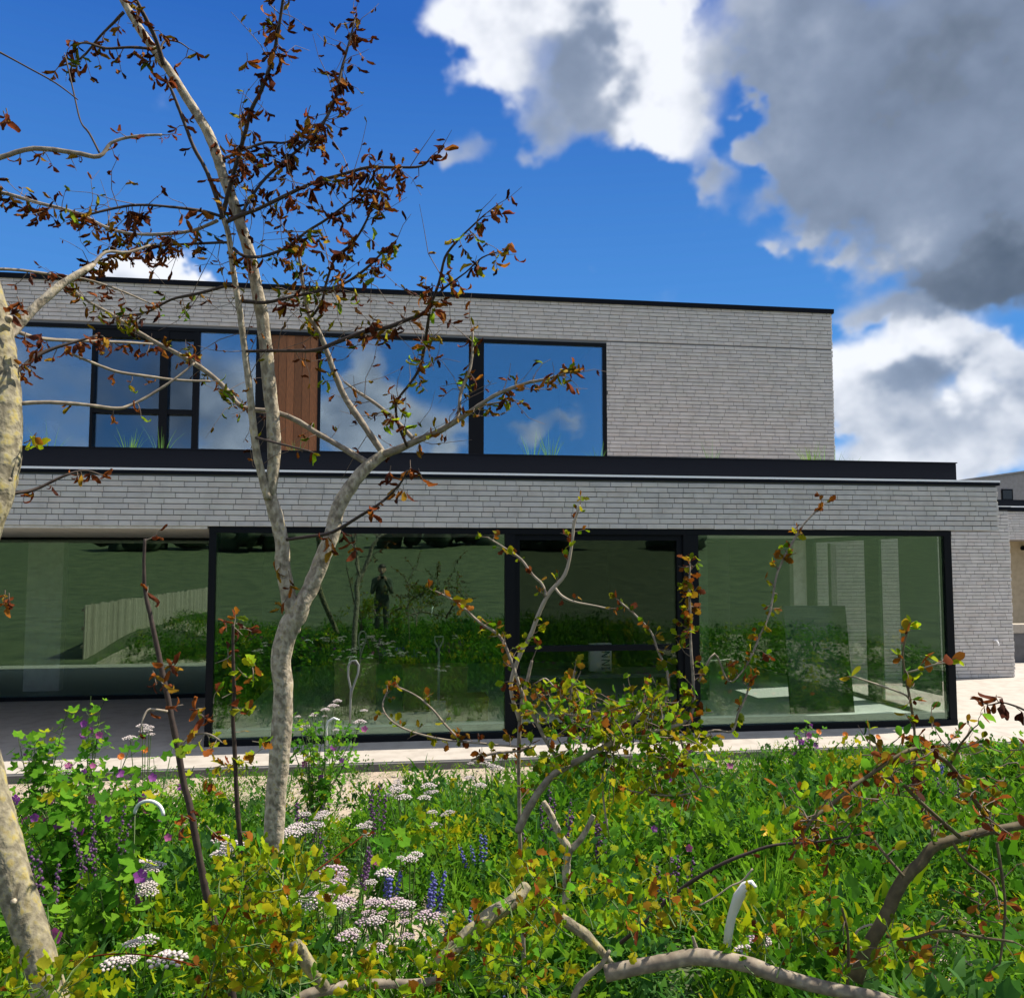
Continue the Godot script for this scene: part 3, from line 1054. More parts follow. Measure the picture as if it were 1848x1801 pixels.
func knots(g: Growth, path: PackedVector3Array, n: int, size: float) -> void:
	# old branch scars: small raised rings with a dark middle on the side towards the viewer
	for k in n:
		var i := int(rnd(0.05, 0.95) * (path.size() - 1))
		var to := (EYE - path[i]).normalized().rotated(Vector3.UP, rnd(-1.2, 1.2))
		var s := size * rnd(0.6, 1.2)
		var st := mb(true)
		blob(st, path[i] + to * size * 1.9, Vector3(s, s * 0.8, s) * 0.55, 6, 8, 0.3)
		obj("knot", st, M.pale_bark if k % 3 else M.branch_bark, g.node)


func finish(g: Growth, twig_mat: Material, twig_name := "twigs") -> void:
	obj(twig_name, g.twigs, twig_mat, g.node)
	var order := g.leaves
	var lim := 300
	order.sort_custom(func(a: Array, b: Array) -> bool: return a[4] / a[0].origin.distance_to(EYE) > b[4] / b[0].origin.distance_to(EYE))
	# leaves on show come first: those outside the picture are left to the rest
	var inside := []
	var rest := []
	for a: Array in order:
		var v: Vector3 = look.inverse() * (a[0].origin - EYE)
		var seen := v.z < -0.2 and absf(v.x / v.z) < 0.585 and absf(v.y / v.z) < 0.57
		if seen and inside.size() < lim:
			inside.append(a)
		else:
			rest.append(a)
	for a: Array in inside:
		var o := put("leaf", leaf_shape(a[1], rng.randi() % 5), M["%s%d" % [a[2], a[3]]], g.node)
		o.transform = Transform3D(Basis.IDENTITY, -g.node.position) * a[0]
	if rest.size():
		var mm := MultiMesh.new()
		mm.transform_format = MultiMesh.TRANSFORM_3D
		mm.use_colors = true
		mm.mesh = leaf_shape(rest[0][1], 0)
		mm.instance_count = rest.size()
		for i in rest.size():
			var a: Array = rest[i]
			mm.set_instance_transform(i, Transform3D(Basis.IDENTITY, -g.node.position) * a[0])
			var c: Array = M.leaf_colours[a[2]][a[3]]
			mm.set_instance_color(i, Color(c[0], c[1], c[2]))
		var o := MultiMeshInstance3D.new()
		o.name = "small_leaves"
		o.multimesh = mm
		o.material_override = M.brown_many if rest[0][2] == "brown" else M.leaf_many
		o.set_meta("kind", "stuff")
		g.node.add_child(o, true)


# ---------------------------------------------------------------- the trees
func build_main_tree() -> void:
	var o := thing("tall_tree", "tall pale barked tree forking in the middle, with withered brown leaves", "tree")
	var g := growth(o)
	var d := 4.3
	var bk: Material = M.pale_bark
	var bb: Material = M.branch_bark
	var trunk := limb(g, "trunk", [484, 1790, 44, 489, 1690, 39, 492, 1580, 37, 497, 1450, 37, 507, 1330, 36, 511, 1250, 36, 507, 1190, 36, 518, 1140, 38, 533, 1112, 39, 545, 1088, 32, 556, 1066, 20], d, d, bk, 14, 0.13)
	var left := limb(g, "stem", [528, 1140, 26, 530, 1112, 30, 520, 1075, 28, 510, 1020, 26, 507, 970, 25, 494, 920, 25, 485, 890, 24], d, d - 0.03, bk, 10, 0.17)
	var tall := limb(g, "stem", [486, 895, 22, 495, 813, 24, 489, 726, 24, 481, 650, 24, 473, 575, 23, 459, 500, 21, 449, 455, 20, 435, 410, 19, 419, 360, 19, 402, 315, 18, 392, 285, 18, 375, 240, 17, 345, 190, 16, 307, 130, 15, 281, 95, 15, 250, 50, 14, 222, 0, 13, 195, -60, 11], d - 0.03, d - 0.25, bk, 10, 0.17)
	var thin := limb(g, "stem", [484, 900, 17, 470, 850, 15, 462, 813, 14, 454, 745, 13, 450, 700, 12, 441, 631, 12, 434, 575, 11, 426, 525, 11, 419, 480, 10, 413, 430, 10, 404, 395, 10], d - 0.05, d - 0.22, bk, 8, 0.17)
	var thin2 := limb(g, "branch", [404, 398, 9, 385, 340, 8, 368, 300, 7, 350, 268, 7, 335, 230, 6, 320, 190, 6, 307, 158, 5], d - 0.22, d - 0.3, M.dark_bark, 6)
	var right := limb(g, "stem", [545, 1090, 30, 560, 1060, 30, 584, 1003, 29, 600, 960, 28, 611, 915, 27, 640, 868, 24, 668, 838, 22, 694, 818, 19], d, d + 0.12, bk, 10, 0.17)
	var a := limb(g, "branch", [692, 820, 13, 659, 772, 12, 625, 722, 12, 606, 681, 11, 591, 639, 10, 576, 601, 9, 557, 567, 8, 547, 518, 7, 542, 480, 6, 537, 450, 4], d + 0.12, d + 0.05, bb, 7)
	var b := limb(g, "branch", [690, 820, 15, 713, 813, 15, 762, 791, 12, 792, 778, 11, 823, 760, 10, 864, 732, 8, 898, 711, 7, 948, 692, 6, 982, 685, 5, 1020, 674, 4], d + 0.12, d - 0.25, bb, 7)
	var b2 := limb(g, "branch", [864, 732, 4, 891, 728, 4, 925, 722, 3], d - 0.05, d - 0.1, bb, 5)
	var c := limb(g, "branch", [826, 757, 7, 829, 735, 6, 832, 707, 6, 849, 662, 5, 853, 624, 4, 853, 597, 3], d, d + 0.15, bb, 6)
	var dd := limb(g, "branch", [668, 838, 12, 621, 810, 11, 568, 779, 10, 530, 756, 10, 490, 742, 9, 436, 734, 9, 398, 692, 9, 360, 662, 9, 314, 635, 8, 284, 620, 8, 246, 597, 7, 200, 567, 6, 160, 545, 5, 125, 518, 4], d + 0.1, d + 0.3, bb, 7)
	var e := limb(g, "branch", [444, 634, 6, 488, 633, 6, 530, 633, 6, 572, 631, 7, 611, 616, 8, 664, 597, 8, 702, 590, 8, 739, 575, 7, 762, 567, 6, 778, 545, 6, 792, 510, 5, 803, 465, 5, 822, 438, 4, 850, 410, 3, 876, 386, 3], d - 0.15, d - 0.4, M.dark_bark, 6)
	var e2 := limb(g, "branch", [790, 530, 4, 812, 512, 4, 840, 492, 3, 870, 465, 3, 901, 454, 2], d - 0.33, d - 0.5, M.dark_bark, 5)
	var f := limb(g, "branch", [735, 806, 6, 720, 770, 5, 714, 740, 5, 718, 720, 5, 740, 692, 5, 758, 662, 6, 766, 624, 6, 771, 592, 6, 775, 566, 6], d + 0.05, d - 0.3, M.dark_bark, 6)
	var h2 := limb(g, "branch", [748, 795, 8, 720, 765, 8, 694, 741, 7, 668, 722, 7, 645, 707, 6, 622, 690, 4], d + 0.08, d + 0.25, bb, 6)
	var h := limb(g, "branch", [402, 390, 8, 412, 345, 8, 425, 300, 8, 436, 260, 8, 443, 235, 8, 452, 200, 7, 470, 165, 7, 487, 120, 6, 500, 65, 6, 510, 0, 5, 516, -50, 4], d - 0.22, d - 0.5, M.dark_bark, 6)
	var i := limb(g, "branch", [435, 390, 6, 450, 360, 6, 480, 320, 6, 520, 285, 6, 560, 250, 6, 590, 210, 6, 607, 170, 6, 615, 130, 5, 630, 75, 4, 640, 36, 3], d - 0.2, d + 0.1, M.dark_bark, 6)
	var j := limb(g, "branch", [410, 400, 8, 435, 388, 8, 470, 375, 7, 520, 350, 7, 565, 330, 6, 615, 315, 6, 665, 302, 6, 715, 302, 5, 760, 300, 4, 775, 286, 3], d - 0.22, d - 0.55, M.dark_bark, 6)
	var k := limb(g, "branch", [402, 287, 6, 440, 270, 5, 480, 257, 5, 515, 257, 4, 545, 240, 3], d - 0.2, d + 0.05, M.dark_bark, 5)
	var l := limb(g, "branch", [404, 392, 6, 370, 382, 6, 340, 377, 6, 295, 372, 5, 245, 370, 5, 200, 377, 5, 160, 387, 4], d - 0.22, d - 0.5, M.dark_bark, 5)
	var m := limb(g, "branch", [392, 398, 7, 350, 415, 6, 300, 422, 6, 240, 422, 5, 190, 410, 6, 140, 385, 6, 65, 365, 6, 0, 347, 7, -60, 340, 7], d - 0.2, d + 0.2, bb, 6)
	var n := limb(g, "branch", [410, 437, 5, 340, 440, 5, 270, 445, 5, 210, 460, 4, 160, 478, 4], d - 0.2, d + 0.1, M.dark_bark, 5)
	var oo := limb(g, "branch", [421, 448, 6, 440, 462, 6, 475, 462, 6, 520, 445, 6, 550, 420, 5, 590, 395, 5, 620, 372, 4, 655, 345, 3], d - 0.2, d - 0.45, M.dark_bark, 6)
	var q := limb(g, "branch", [562, 572, 5, 580, 545, 5, 590, 505, 5, 605, 465, 5, 635, 440, 5, 660, 400, 4, 680, 350, 3], d + 0.06, d - 0.2, M.dark_bark, 5)
	var r := limb(g, "branch", [436, 543, 7, 477, 546, 7, 530, 535, 6, 587, 522, 6, 620, 512, 5, 660, 485, 5, 695, 450, 3], d - 0.15, d - 0.35, M.dark_bark, 6)
	var s := limb(g, "branch", [420, 512, 6, 360, 529, 6, 310, 540, 5, 265, 563, 4, 216, 571, 3], d - 0.15, d + 0.1, M.dark_bark, 5)
	var t := limb(g, "branch", [276, 88, 6, 235, 85, 5, 190, 87, 5, 155, 77, 4, 127, 82, 3], d - 0.25, d - 0.4, M.dark_bark, 5)
	var t2 := limb(g, "branch", [222, 22, 6, 200, 45, 5, 180, 65, 4, 145, 105, 4, 105, 120, 3], d - 0.25, d - 0.05, M.dark_bark, 5)
	var u := limb(g, "branch", [288, 100, 4, 295, 75, 4, 320, 75, 3, 341, 88, 2], d - 0.25, d - 0.1, M.dark_bark, 5)
	var v := limb(g, "branch", [295, 118, 9, 281, 72, 8, 262, 32, 8, 245, 0, 7, 230, -40, 6], d - 0.28, d - 0.5, M.dark_bark, 6)
	var w := limb(g, "branch", [507, 975, 6, 560, 968, 6, 600, 960, 6, 648, 932, 6, 690, 905, 5, 720, 875, 4, 735, 850, 3], d - 0.02, d - 0.4, M.dark_bark, 6)
	var x := limb(g, "branch", [460, 790, 5, 520, 805, 4, 560, 815, 3], d - 0.1, d - 0.3, M.dark_bark, 5)
	for z: PackedVector3Array in [h, i, j]:
		sprout(g, z, 30, 0.12, 4, 0.060, "curl", "brown brown rust", 0.12, 0.6)
	for z: PackedVector3Array in [l, m, n, oo, q, k, t, t2, u, v]:
		sprout(g, z, 28, 0.11, 4, 0.058, "curl", "brown rust brown olive", 0.1, 0.6)
	for z: PackedVector3Array in [e, e2]:
		sprout(g, z, 28, 0.09, 5, 0.064, "curl", "brown rust brown olive", 0.3, 0.5)
	for z: PackedVector3Array in [r, s, a, dd]:
		sprout(g, z, 30, 0.11, 4, 0.056, "curl", "olive olive rust brown lime", 0.3, 0.3)
	for z: PackedVector3Array in [b2, c, f]:
		sprout(g, z, 26, 0.07, 5, 0.058, "curl", "rust olive brown lime", 0.1, 0.4)
	sprout(g, b, 10, 0.08, 3, 0.06, "curl", "rust olive rust", 0.15, 0.4)
	sprout(g, b.slice(b.size() - 4), 50, 0.06, 5, 0.065, "curl", "olive rust olive lime", 0.0, 0.5)
	sprout(g, w, 12, 0.07, 4, 0.065, "curl", "rust brown rust", 0.3, 0.6)
	sprout(g, x, 9, 0.06, 2, 0.055, "curl", "rust lime", 0.3, 0.4)
	sprout(g, tall, 6, 0.09, 5, 0.07, "curl", "brown brown rust", 0.35, 0.5)
	sprout(g, thin2, 6, 0.07, 2, 0.055, "curl", "brown", 0.1, 0.6)
	sprout(g, thin, 2.5, 0.07, 2, 0.055, "curl", "olive rust", 0.3, 0.4)
	for z: PackedVector3Array in [h, i, j, k, l, m, n, oo, q, r]:
		sprout(g, z, 7, 0.045, 7, 0.068, "curl", "brown brown brown rust", 0.15, 0.8)
	for z: PackedVector3Array in [a, b, c, dd, e, f, h, i, j, h2, l, m, n, s, thin, oo, q, r]:
		sprout(g, z, 15, 0.26, 2, 0.048, "curl", "brown rust olive", 0.1, 0.0)
	for z: PackedVector3Array in [a, b, dd, h2, left, thin, tall, right, e, f]:
		sprout(g, z, 9, 0.035, 0, 0.05, "curl", "brown", 0.0, 0.0)
	knots(g, right, 6, 0.012)
	knots(g, tall, 8, 0.010)
	knots(g, trunk, 11, 0.017)
	# clusters of rusty leaves under the right fork
	for p: Array in [[560, 190], [565, 215], [580, 235], [630, 185], [650, 300], [680, 310], [715, 315], [700, 340], [590, 245], [450, 250], [470, 290], [440, 200], [505, 390], [530, 410], [525, 460], [445, 95], [485, 30], [495, 10], [705, 840], [725, 865], [740, 830], [755, 845], [520, 1030], [505, 1015], [600, 965], [625, 970], [520, 1075]]:
		twig(g, at(p[0], p[1], d - 0.1), Vector3(rnd(-0.4, 0.4), -1, rnd(-0.4, 0.4)), 0.09, 6, 0.068, "curl", "rust rust brown", 0.5)
	finish(g, M.twig_bark)


func build_left_tree() -> void:
	var o := thing("mossy_tree", "closer leaning tree at the left edge with yellow lichen on its trunk", "tree")
	var g := growth(o)
	var d := 2.6
	var lt := limb(g, "trunk", [120, 1900, 58, 91, 1801, 58, 61, 1703, 59, 28, 1602, 61, 4, 1519, 63, -20, 1433, 64, -44, 1330, 66, -62, 1200, 68, -66, 1080, 70, -46, 980, 72, -20, 905, 71, -5, 850, 70, 0, 790, 70, 0, 720, 69, -3, 655, 64, -7, 600, 54, -14, 540, 42, -34, 480, 38], d, d + 0.5, M.lichen_bark, 16, 0.08)
	knots(g, lt, 9, 0.028)
	var a := limb(g, "branch", [0, 625, 20, 24, 596, 18, 70, 548, 16, 112, 512, 14, 150, 488, 12, 168, 478, 8], d + 0.42, d + 0.7, M.pale_bark, 8)
	var a2 := limb(g, "branch", [165, 482, 7, 190, 455, 6, 230, 455, 5, 270, 442, 4], d + 0.7, d + 0.9, M.branch_bark, 6)
	var b := limb(g, "branch", [-40, 300, 9, 0, 284, 9, 60, 268, 9, 130, 275, 9, 178, 282, 8, 200, 258, 6, 240, 246, 5, 292, 243, 4], d + 0.6, d + 0.8, M.branch_bark, 6)
	var c := limb(g, "branch", [10, 590, 7, 61, 609, 7, 114, 614, 7, 170, 616, 6, 227, 618, 5, 275, 621, 4], d + 0.45, d + 0.9, M.branch_bark, 6)
	var e := limb(g, "branch", [14, 684, 9, 40, 662, 8, 64, 643, 8, 98, 628, 6, 135, 617, 5, 175, 605, 4], d + 0.40, d + 0.6, M.dark_bark, 6)
	var f := limb(g, "branch", [10, 730, 8, 76, 726, 7, 125, 728, 7, 167, 732, 6, 212, 737, 6, 242, 728, 5, 280, 707, 5, 320, 680, 4, 350, 655, 3], d + 0.38, d + 0.7, M.branch_bark, 6)
	var h := limb(g, "branch", [129, 639, 4, 170, 656, 5, 212, 671, 5, 265, 679, 5, 322, 686, 4, 379, 688, 4], d + 0.55, d + 0.9, M.branch_bark, 6)
	var i := limb(g, "branch", [0, 893, 7, 34, 889, 7, 68, 881, 6, 114, 859, 5, 151, 849, 4, 178, 856, 4], d + 0.38, d + 0.6, M.dark_bark, 6)
	var j := limb(g, "branch", [178, 275, 4, 160, 240, 4, 145, 220, 3, 135, 180, 3, 118, 105, 3], d + 0.8, d + 0.9, M.dark_bark, 5)
	var k := limb(g, "branch", [-20, 85, 4, 0, 95, 4, 50, 122, 3, 100, 150, 3, 140, 180, 2], d + 0.6, d + 0.8, M.dark_bark, 5)
	var l := limb(g, "branch", [-10, 485, 6, 40, 488, 6, 90, 495, 5, 150, 503, 4, 205, 520, 4, 265, 545, 3], d + 0.6, d + 0.9, M.branch_bark, 5)
	for z: PackedVector3Array in [c, e]:
		sprout(g, z, 22, 0.06, 4, 0.044, "curl", "brown rust brown", 0.1, 0.7)
	for z: PackedVector3Array in [f, h]:
		sprout(g, z, 7, 0.05, 3, 0.044, "curl", "rust brown rust olive", 0.25, 0.6)
	for z: PackedVector3Array in [b, a2, l]:
		sprout(g, z, 11, 0.07, 3, 0.042, "curl", "brown brown rust", 0.2, 0.5)
	sprout(g, j, 4, 0.04, 1, 0.035, "curl", "brown", 0.3, 0.4)
	sprout(g, i, 16, 0.04, 3, 0.044, "curl", "brown rust brown", 0.2, 0.5)
	for p: Array in [[10, 195, 5], [5, 200, 6], [8, 1065, 6], [15, 1070, 5], [40, 540, 4], [15, 545, 6], [30, 535, 5], [70, 620, 5], [45, 600, 5]]:
		twig(g, at(p[0], p[1], d + 0.4), Vector3(0.4, -1, 0.2), 0.05, p[2], 0.05, "curl", "rust brown" if p[1] < 500 or p[1] > 900 else "rust brown brown", 0.5)
	for p: Array in [[42, 800], [46, 810], [52, 795]]:
		twig(g, at(p[0], p[1], d + 0.36), Vector3(1, 0.3, 0.2), 0.05, 4, 0.045, "oval", "lime lime olive", 0.1)
	finish(g, M.twig_bark)


func build_saplings() -> void:
	var o := thing("dark_sapling", "slender dark sapling with a bare tip and rust leaves, left of the main trunk", "sapling")
	var g := growth(o)
	var d := 2.7
	var a := limb(g, "stem", [425, 1860, 16, 419, 1801, 15, 410, 1745, 15, 394, 1693, 14, 376, 1632, 14, 364, 1574, 13, 352, 1510, 13, 343, 1461, 13, 330, 1409, 12, 321, 1354, 12, 309, 1296, 11, 303, 1264, 10, 292, 1214, 10, 284, 1173, 9, 271, 1112, 8, 261, 1067, 7, 259, 1014, 6, 261, 972, 5], d, d + 0.1, M.dark_bark, 8, 0.18)
	var b := limb(g, "branch", [302, 1284, 5, 282, 1281, 4, 267, 1281, 4, 258, 1296, 4, 253, 1318, 3], d + 0.05, d, M.pale_twig, 5)
	var c := limb(g, "branch", [320, 1350, 4, 345, 1328, 4, 372, 1324, 4, 395, 1335, 3], d + 0.05, d - 0.1, M.branch_bark, 5)
	sprout(g, a.slice(6, 60), 5, 0.05, 3, 0.05, "curl", "brown rust brown", 0.0, 0.5)
	for p: Array in [[285, 1203, 7], [275, 1210, 6], [262, 975, 3], [330, 1272, 7], [345, 1280, 7], [360, 1290, 5], [300, 1220, 5], [290, 1230, 5], [350, 1480, 4], [372, 1490, 5]]:
		twig(g, at(p[0], p[1], d), Vector3(rnd(-1, 1), rnd(-0.6, 0.4), rnd(-0.5, 0.5)), 0.05, p[2], 0.044, "curl", "rust rust rust brown", 0.3)
	sprout(g, c, 26, 0.05, 3, 0.046, "lobed", "olive rust lime", 0.1, 0.2)
	sprout(g, b, 14, 0.03, 1, 0.04, "curl", "brown", 0.5, 0.5)
	finish(g, M.branch_bark)
	o = thing("small_sapling", "thinner dark sapling with yellowing leaves between the dark sapling and the main trunk", "sapling")
	g = growth(o)
	d = 2.95
	a = limb(g, "stem", [466, 1780, 11, 459, 1709, 11, 453, 1648, 10, 440, 1586, 10, 434, 1525, 9, 428, 1464, 9, 425, 1403, 8, 423, 1354, 8, 420, 1298, 7, 422, 1241, 7, 420, 1188, 6, 420, 1127, 5], d, d, M.dark_bark, 7, 0.18)
	sprout(g, a.slice(16, 44), 9, 0.07, 4, 0.046, "lobed", "olive rust rust lime", 0.0, 0.1)
	for p: Array in [[408, 1140], [418, 1128], [430, 1136], [425, 1125], [410, 1195], [445, 1222], [455, 1205], [470, 1215], [440, 1290], [400, 1260], [385, 1270], [455, 1338], [478, 1350], [400, 1400], [385, 1385], [455, 1380], [360, 1400], [410, 1380]]:
		twig(g, at(p[0], p[1], d), Vector3(rnd(-0.6, 1), rnd(-0.3, 0.6), rnd(-0.5, 0.5)), 0.05, 5, 0.044, "curl" if p[1] < 1200 else "lobed", "brown" if p[1] < 1200 else "rust olive lime olive", 0.1)
	finish(g, M.branch_bark)


func build_hawthorn() -> void:
	var o := thing("hawthorn_bush", "open hawthorn bush before the glazed door with pale stems and yellow green leaves", "bush")
	var g := growth(o)
	var d := 3.3
	var pt: Material = M.pale_twig
	var br: Material = M.branch_bark
	var base := at(948, 1800, d)
	var a := limb(g, "stem", [950, 1830, 9, 946, 1760, 8, 943, 1642, 8, 940, 1571, 8, 938, 1510, 7, 937, 1449, 7, 936, 1372, 7, 938, 1309, 7, 943, 1264, 7, 952, 1226, 7, 960, 1192, 5], d, d, br, 7)
	var b := limb(g, "stem", [938, 1300, 9, 926, 1265, 7, 922, 1233, 7, 933, 1195, 8, 944, 1170, 8, 956, 1150, 8, 975, 1101, 8, 994, 1067, 8, 1020, 1036, 7, 1032, 983, 5, 1036, 945, 6, 1047, 911, 4], d, d + 0.1, pt, 7)
	var c := limb(g, "branch", [1005, 1370, 7, 983, 1332, 7, 964, 1294, 7, 941, 1248, 6, 926, 1203, 6, 903, 1150, 6, 865, 1123, 5, 827, 1089, 4, 786, 1067, 3], d - 0.1, d - 0.05, br, 6)
	var e := limb(g, "branch", [985, 1075, 5, 979, 1055, 5, 960, 1036, 5, 941, 1010, 5, 914, 991, 4, 880, 970, 3], d + 0.05, d + 0.2, br, 6)
	var f := limb(g, "branch", [1003, 1062, 5, 1015, 1076, 5, 1036, 1086, 4, 1073, 1093, 3, 1100, 1099, 3], d + 0.05, d - 0.1, pt, 5)
	var h := limb(g, "branch", [935, 1500, 15, 940, 1489, 15, 955, 1458, 15, 976, 1424, 14, 1001, 1397, 13, 1028, 1381, 12, 1074, 1357, 11, 1102, 1342, 10, 1126, 1320, 8, 1157, 1287, 6], d - 0.2, d - 0.25, br, 8)
	var i := limb(g, "branch", [1074, 1357, 9, 1110, 1340, 9, 1150, 1325, 9, 1190, 1318, 8, 1225, 1308, 7, 1240, 1300, 6], d - 0.2, d - 0.15, br, 6)
	var j := limb(g, "branch", [1243, 1310, 6, 1252, 1271, 6, 1251, 1222, 6, 1247, 1165, 5, 1246, 1112, 5, 1244, 1059, 4, 1246, 1017, 3], d - 0.15, d, br, 6)
	var k := limb(g, "branch", [1187, 1310, 5, 1203, 1260, 5, 1205, 1215, 5, 1187, 1173, 4, 1176, 1142, 4, 1149, 1112, 4, 1119, 1086, 3], d - 0.15, d, br, 5)
	var l := limb(g, "branch", [1102, 1345, 5, 1092, 1370, 5, 1087, 1410, 4, 1090, 1450, 4, 1097, 1496, 3], d - 0.22, d - 0.2, pt, 5)
	var m := limb(g, "branch", [1229, 1335, 4, 1240, 1370, 4, 1257, 1400, 4, 1264, 1422, 4, 1230, 1435, 3, 1180, 1434, 3, 1137, 1427, 3], d - 0.15, d - 0.2, br, 5)
	var n := limb(g, "branch", [1262, 1230, 4, 1290, 1180, 4, 1315, 1230, 3, 1345, 1205, 4, 1372, 1148, 4, 1390, 1105, 4, 1398, 1060, 4, 1405, 1030, 4, 1428, 984, 5, 1452, 945, 4, 1487, 910, 3], d - 0.1, d + 0.1, br, 6)
	var p := limb(g, "branch", [850, 1372, 4, 890, 1360, 5, 930, 1356, 5, 950, 1350, 5], d - 0.1, d - 0.1, br, 5)
	var q := limb(g, "branch", [960, 1350, 4, 900, 1345, 4, 850, 1340, 4, 800, 1335, 4, 740, 1320, 4, 705, 1300, 3, 690, 1275, 3, 698, 1250, 3], d - 0.1, d + 0.1, br, 5)
	var r := limb(g, "branch", [830, 1335, 4, 805, 1310, 4, 780, 1280, 4, 750, 1255, 3, 718, 1240, 3], d, d + 0.1, br, 5)
	var s := limb(g, "branch", [1018, 1260, 3, 1000, 1240, 3, 985, 1225, 3, 972, 1230, 3], d - 0.1, d - 0.1, br, 4)
	var s2 := limb(g, "branch", [1030, 1330, 4, 1028, 1290, 4, 1032, 1240, 3, 1037, 1210, 3], d - 0.1, d - 0.1, br, 4)
	var t := limb(g, "branch", [1255, 1330, 4, 1290, 1318, 4, 1322, 1320, 4, 1332, 1290, 4, 1345, 1262, 4, 1352, 1240, 3], d - 0.1, d - 0.05, br, 5)
	for z: PackedVector3Array in [b, e]:
		sprout(g, z, 26, 0.05, 4, 0.034, "lobed", "olive rust olive lime lime", 0.2, -0.1)
	sprout(g, f, 14, 0.04, 2, 0.03, "lobed", "rust olive brown", 0.0, 0.1)
	sprout(g, c, 34, 0.05, 4, 0.036, "lobed", "rust olive lime rust", 0.3, 0.1)
	sprout(g, a.slice(20), 16, 0.08, 4, 0.042, "lobed", "rust olive lime rust", 0.0, 0.0)
	for z: PackedVector3Array in [h, i]:
		sprout(g, z, 42, 0.13, 5, 0.041, "lobed", "lime lime lime lime olive green", 0.3, -0.3)
		sprout(g, z, 26, 0.13, 5, 0.038, "lobed", "lime olive lime green", 0.3, 0.6)
	sprout(g, j.slice(0, 15), 60, 0.07, 5, 0.037, "oval", "lime lime olive rust", 0.0, 0.0)
	sprout(g, j.slice(13), 75, 0.045, 5, 0.036, "oval", "rust rust olive lime", 0.0, 0.0)
	sprout(g, k, 34, 0.04, 4, 0.034, "oval", "olive lime olive rust", 0.1, 0.0)
	sprout(g, l, 5, 0.04, 2, 0.04, "lobed", "lime olive", 0.3, 0.3)
	sprout(g, m, 15, 0.07, 4, 0.042, "lobed", "lime olive lime", 0.0, 0.3)
	sprout(g, n.slice(6, 34), 40, 0.05, 4, 0.036, "oval", "olive rust olive lime", 0.0, 0.0)
	sprout(g, n.slice(33), 26, 0.04, 3, 0.036, "oval", "rust olive", 0.0, 0.0)
	for z: PackedVector3Array in [q, r, p]:
		sprout(g, z, 26, 0.05, 4, 0.036, "lobed", "olive lime rust olive", 0.0, 0.0)
	for z: PackedVector3Array in [s, s2, t]:
		sprout(g, z, 16, 0.05, 4, 0.042, "lobed", "rust olive lime", 0.0, 0.0)
	for w: Array in [[1040, 1280, 60, 34], [1110, 1295, 70, 40], [1180, 1340, 60, 50], [1230, 1350, 40, 40], [1150, 1390, 60, 50], [1060, 1330, 50, 40], [1215, 1400, 40, 50], [1000, 1300, 40, 36], [1170, 1290, 40, 34]]:
		for kk in 22:
			twig(g, at(w[0] + rnd(-1, 1) * w[2], w[1] + rnd(-1, 1) * w[3], d - 0.2 + rnd(-0.2, 0.2)), Vector3(rnd(-1, 1), rnd(-0.6, 1), rnd(-1, 1)), 0.10, 5, 0.041, "lobed", "lime lime lime green lime lime olive lime rust", 0.0)
	finish(g, M.twig_bark)


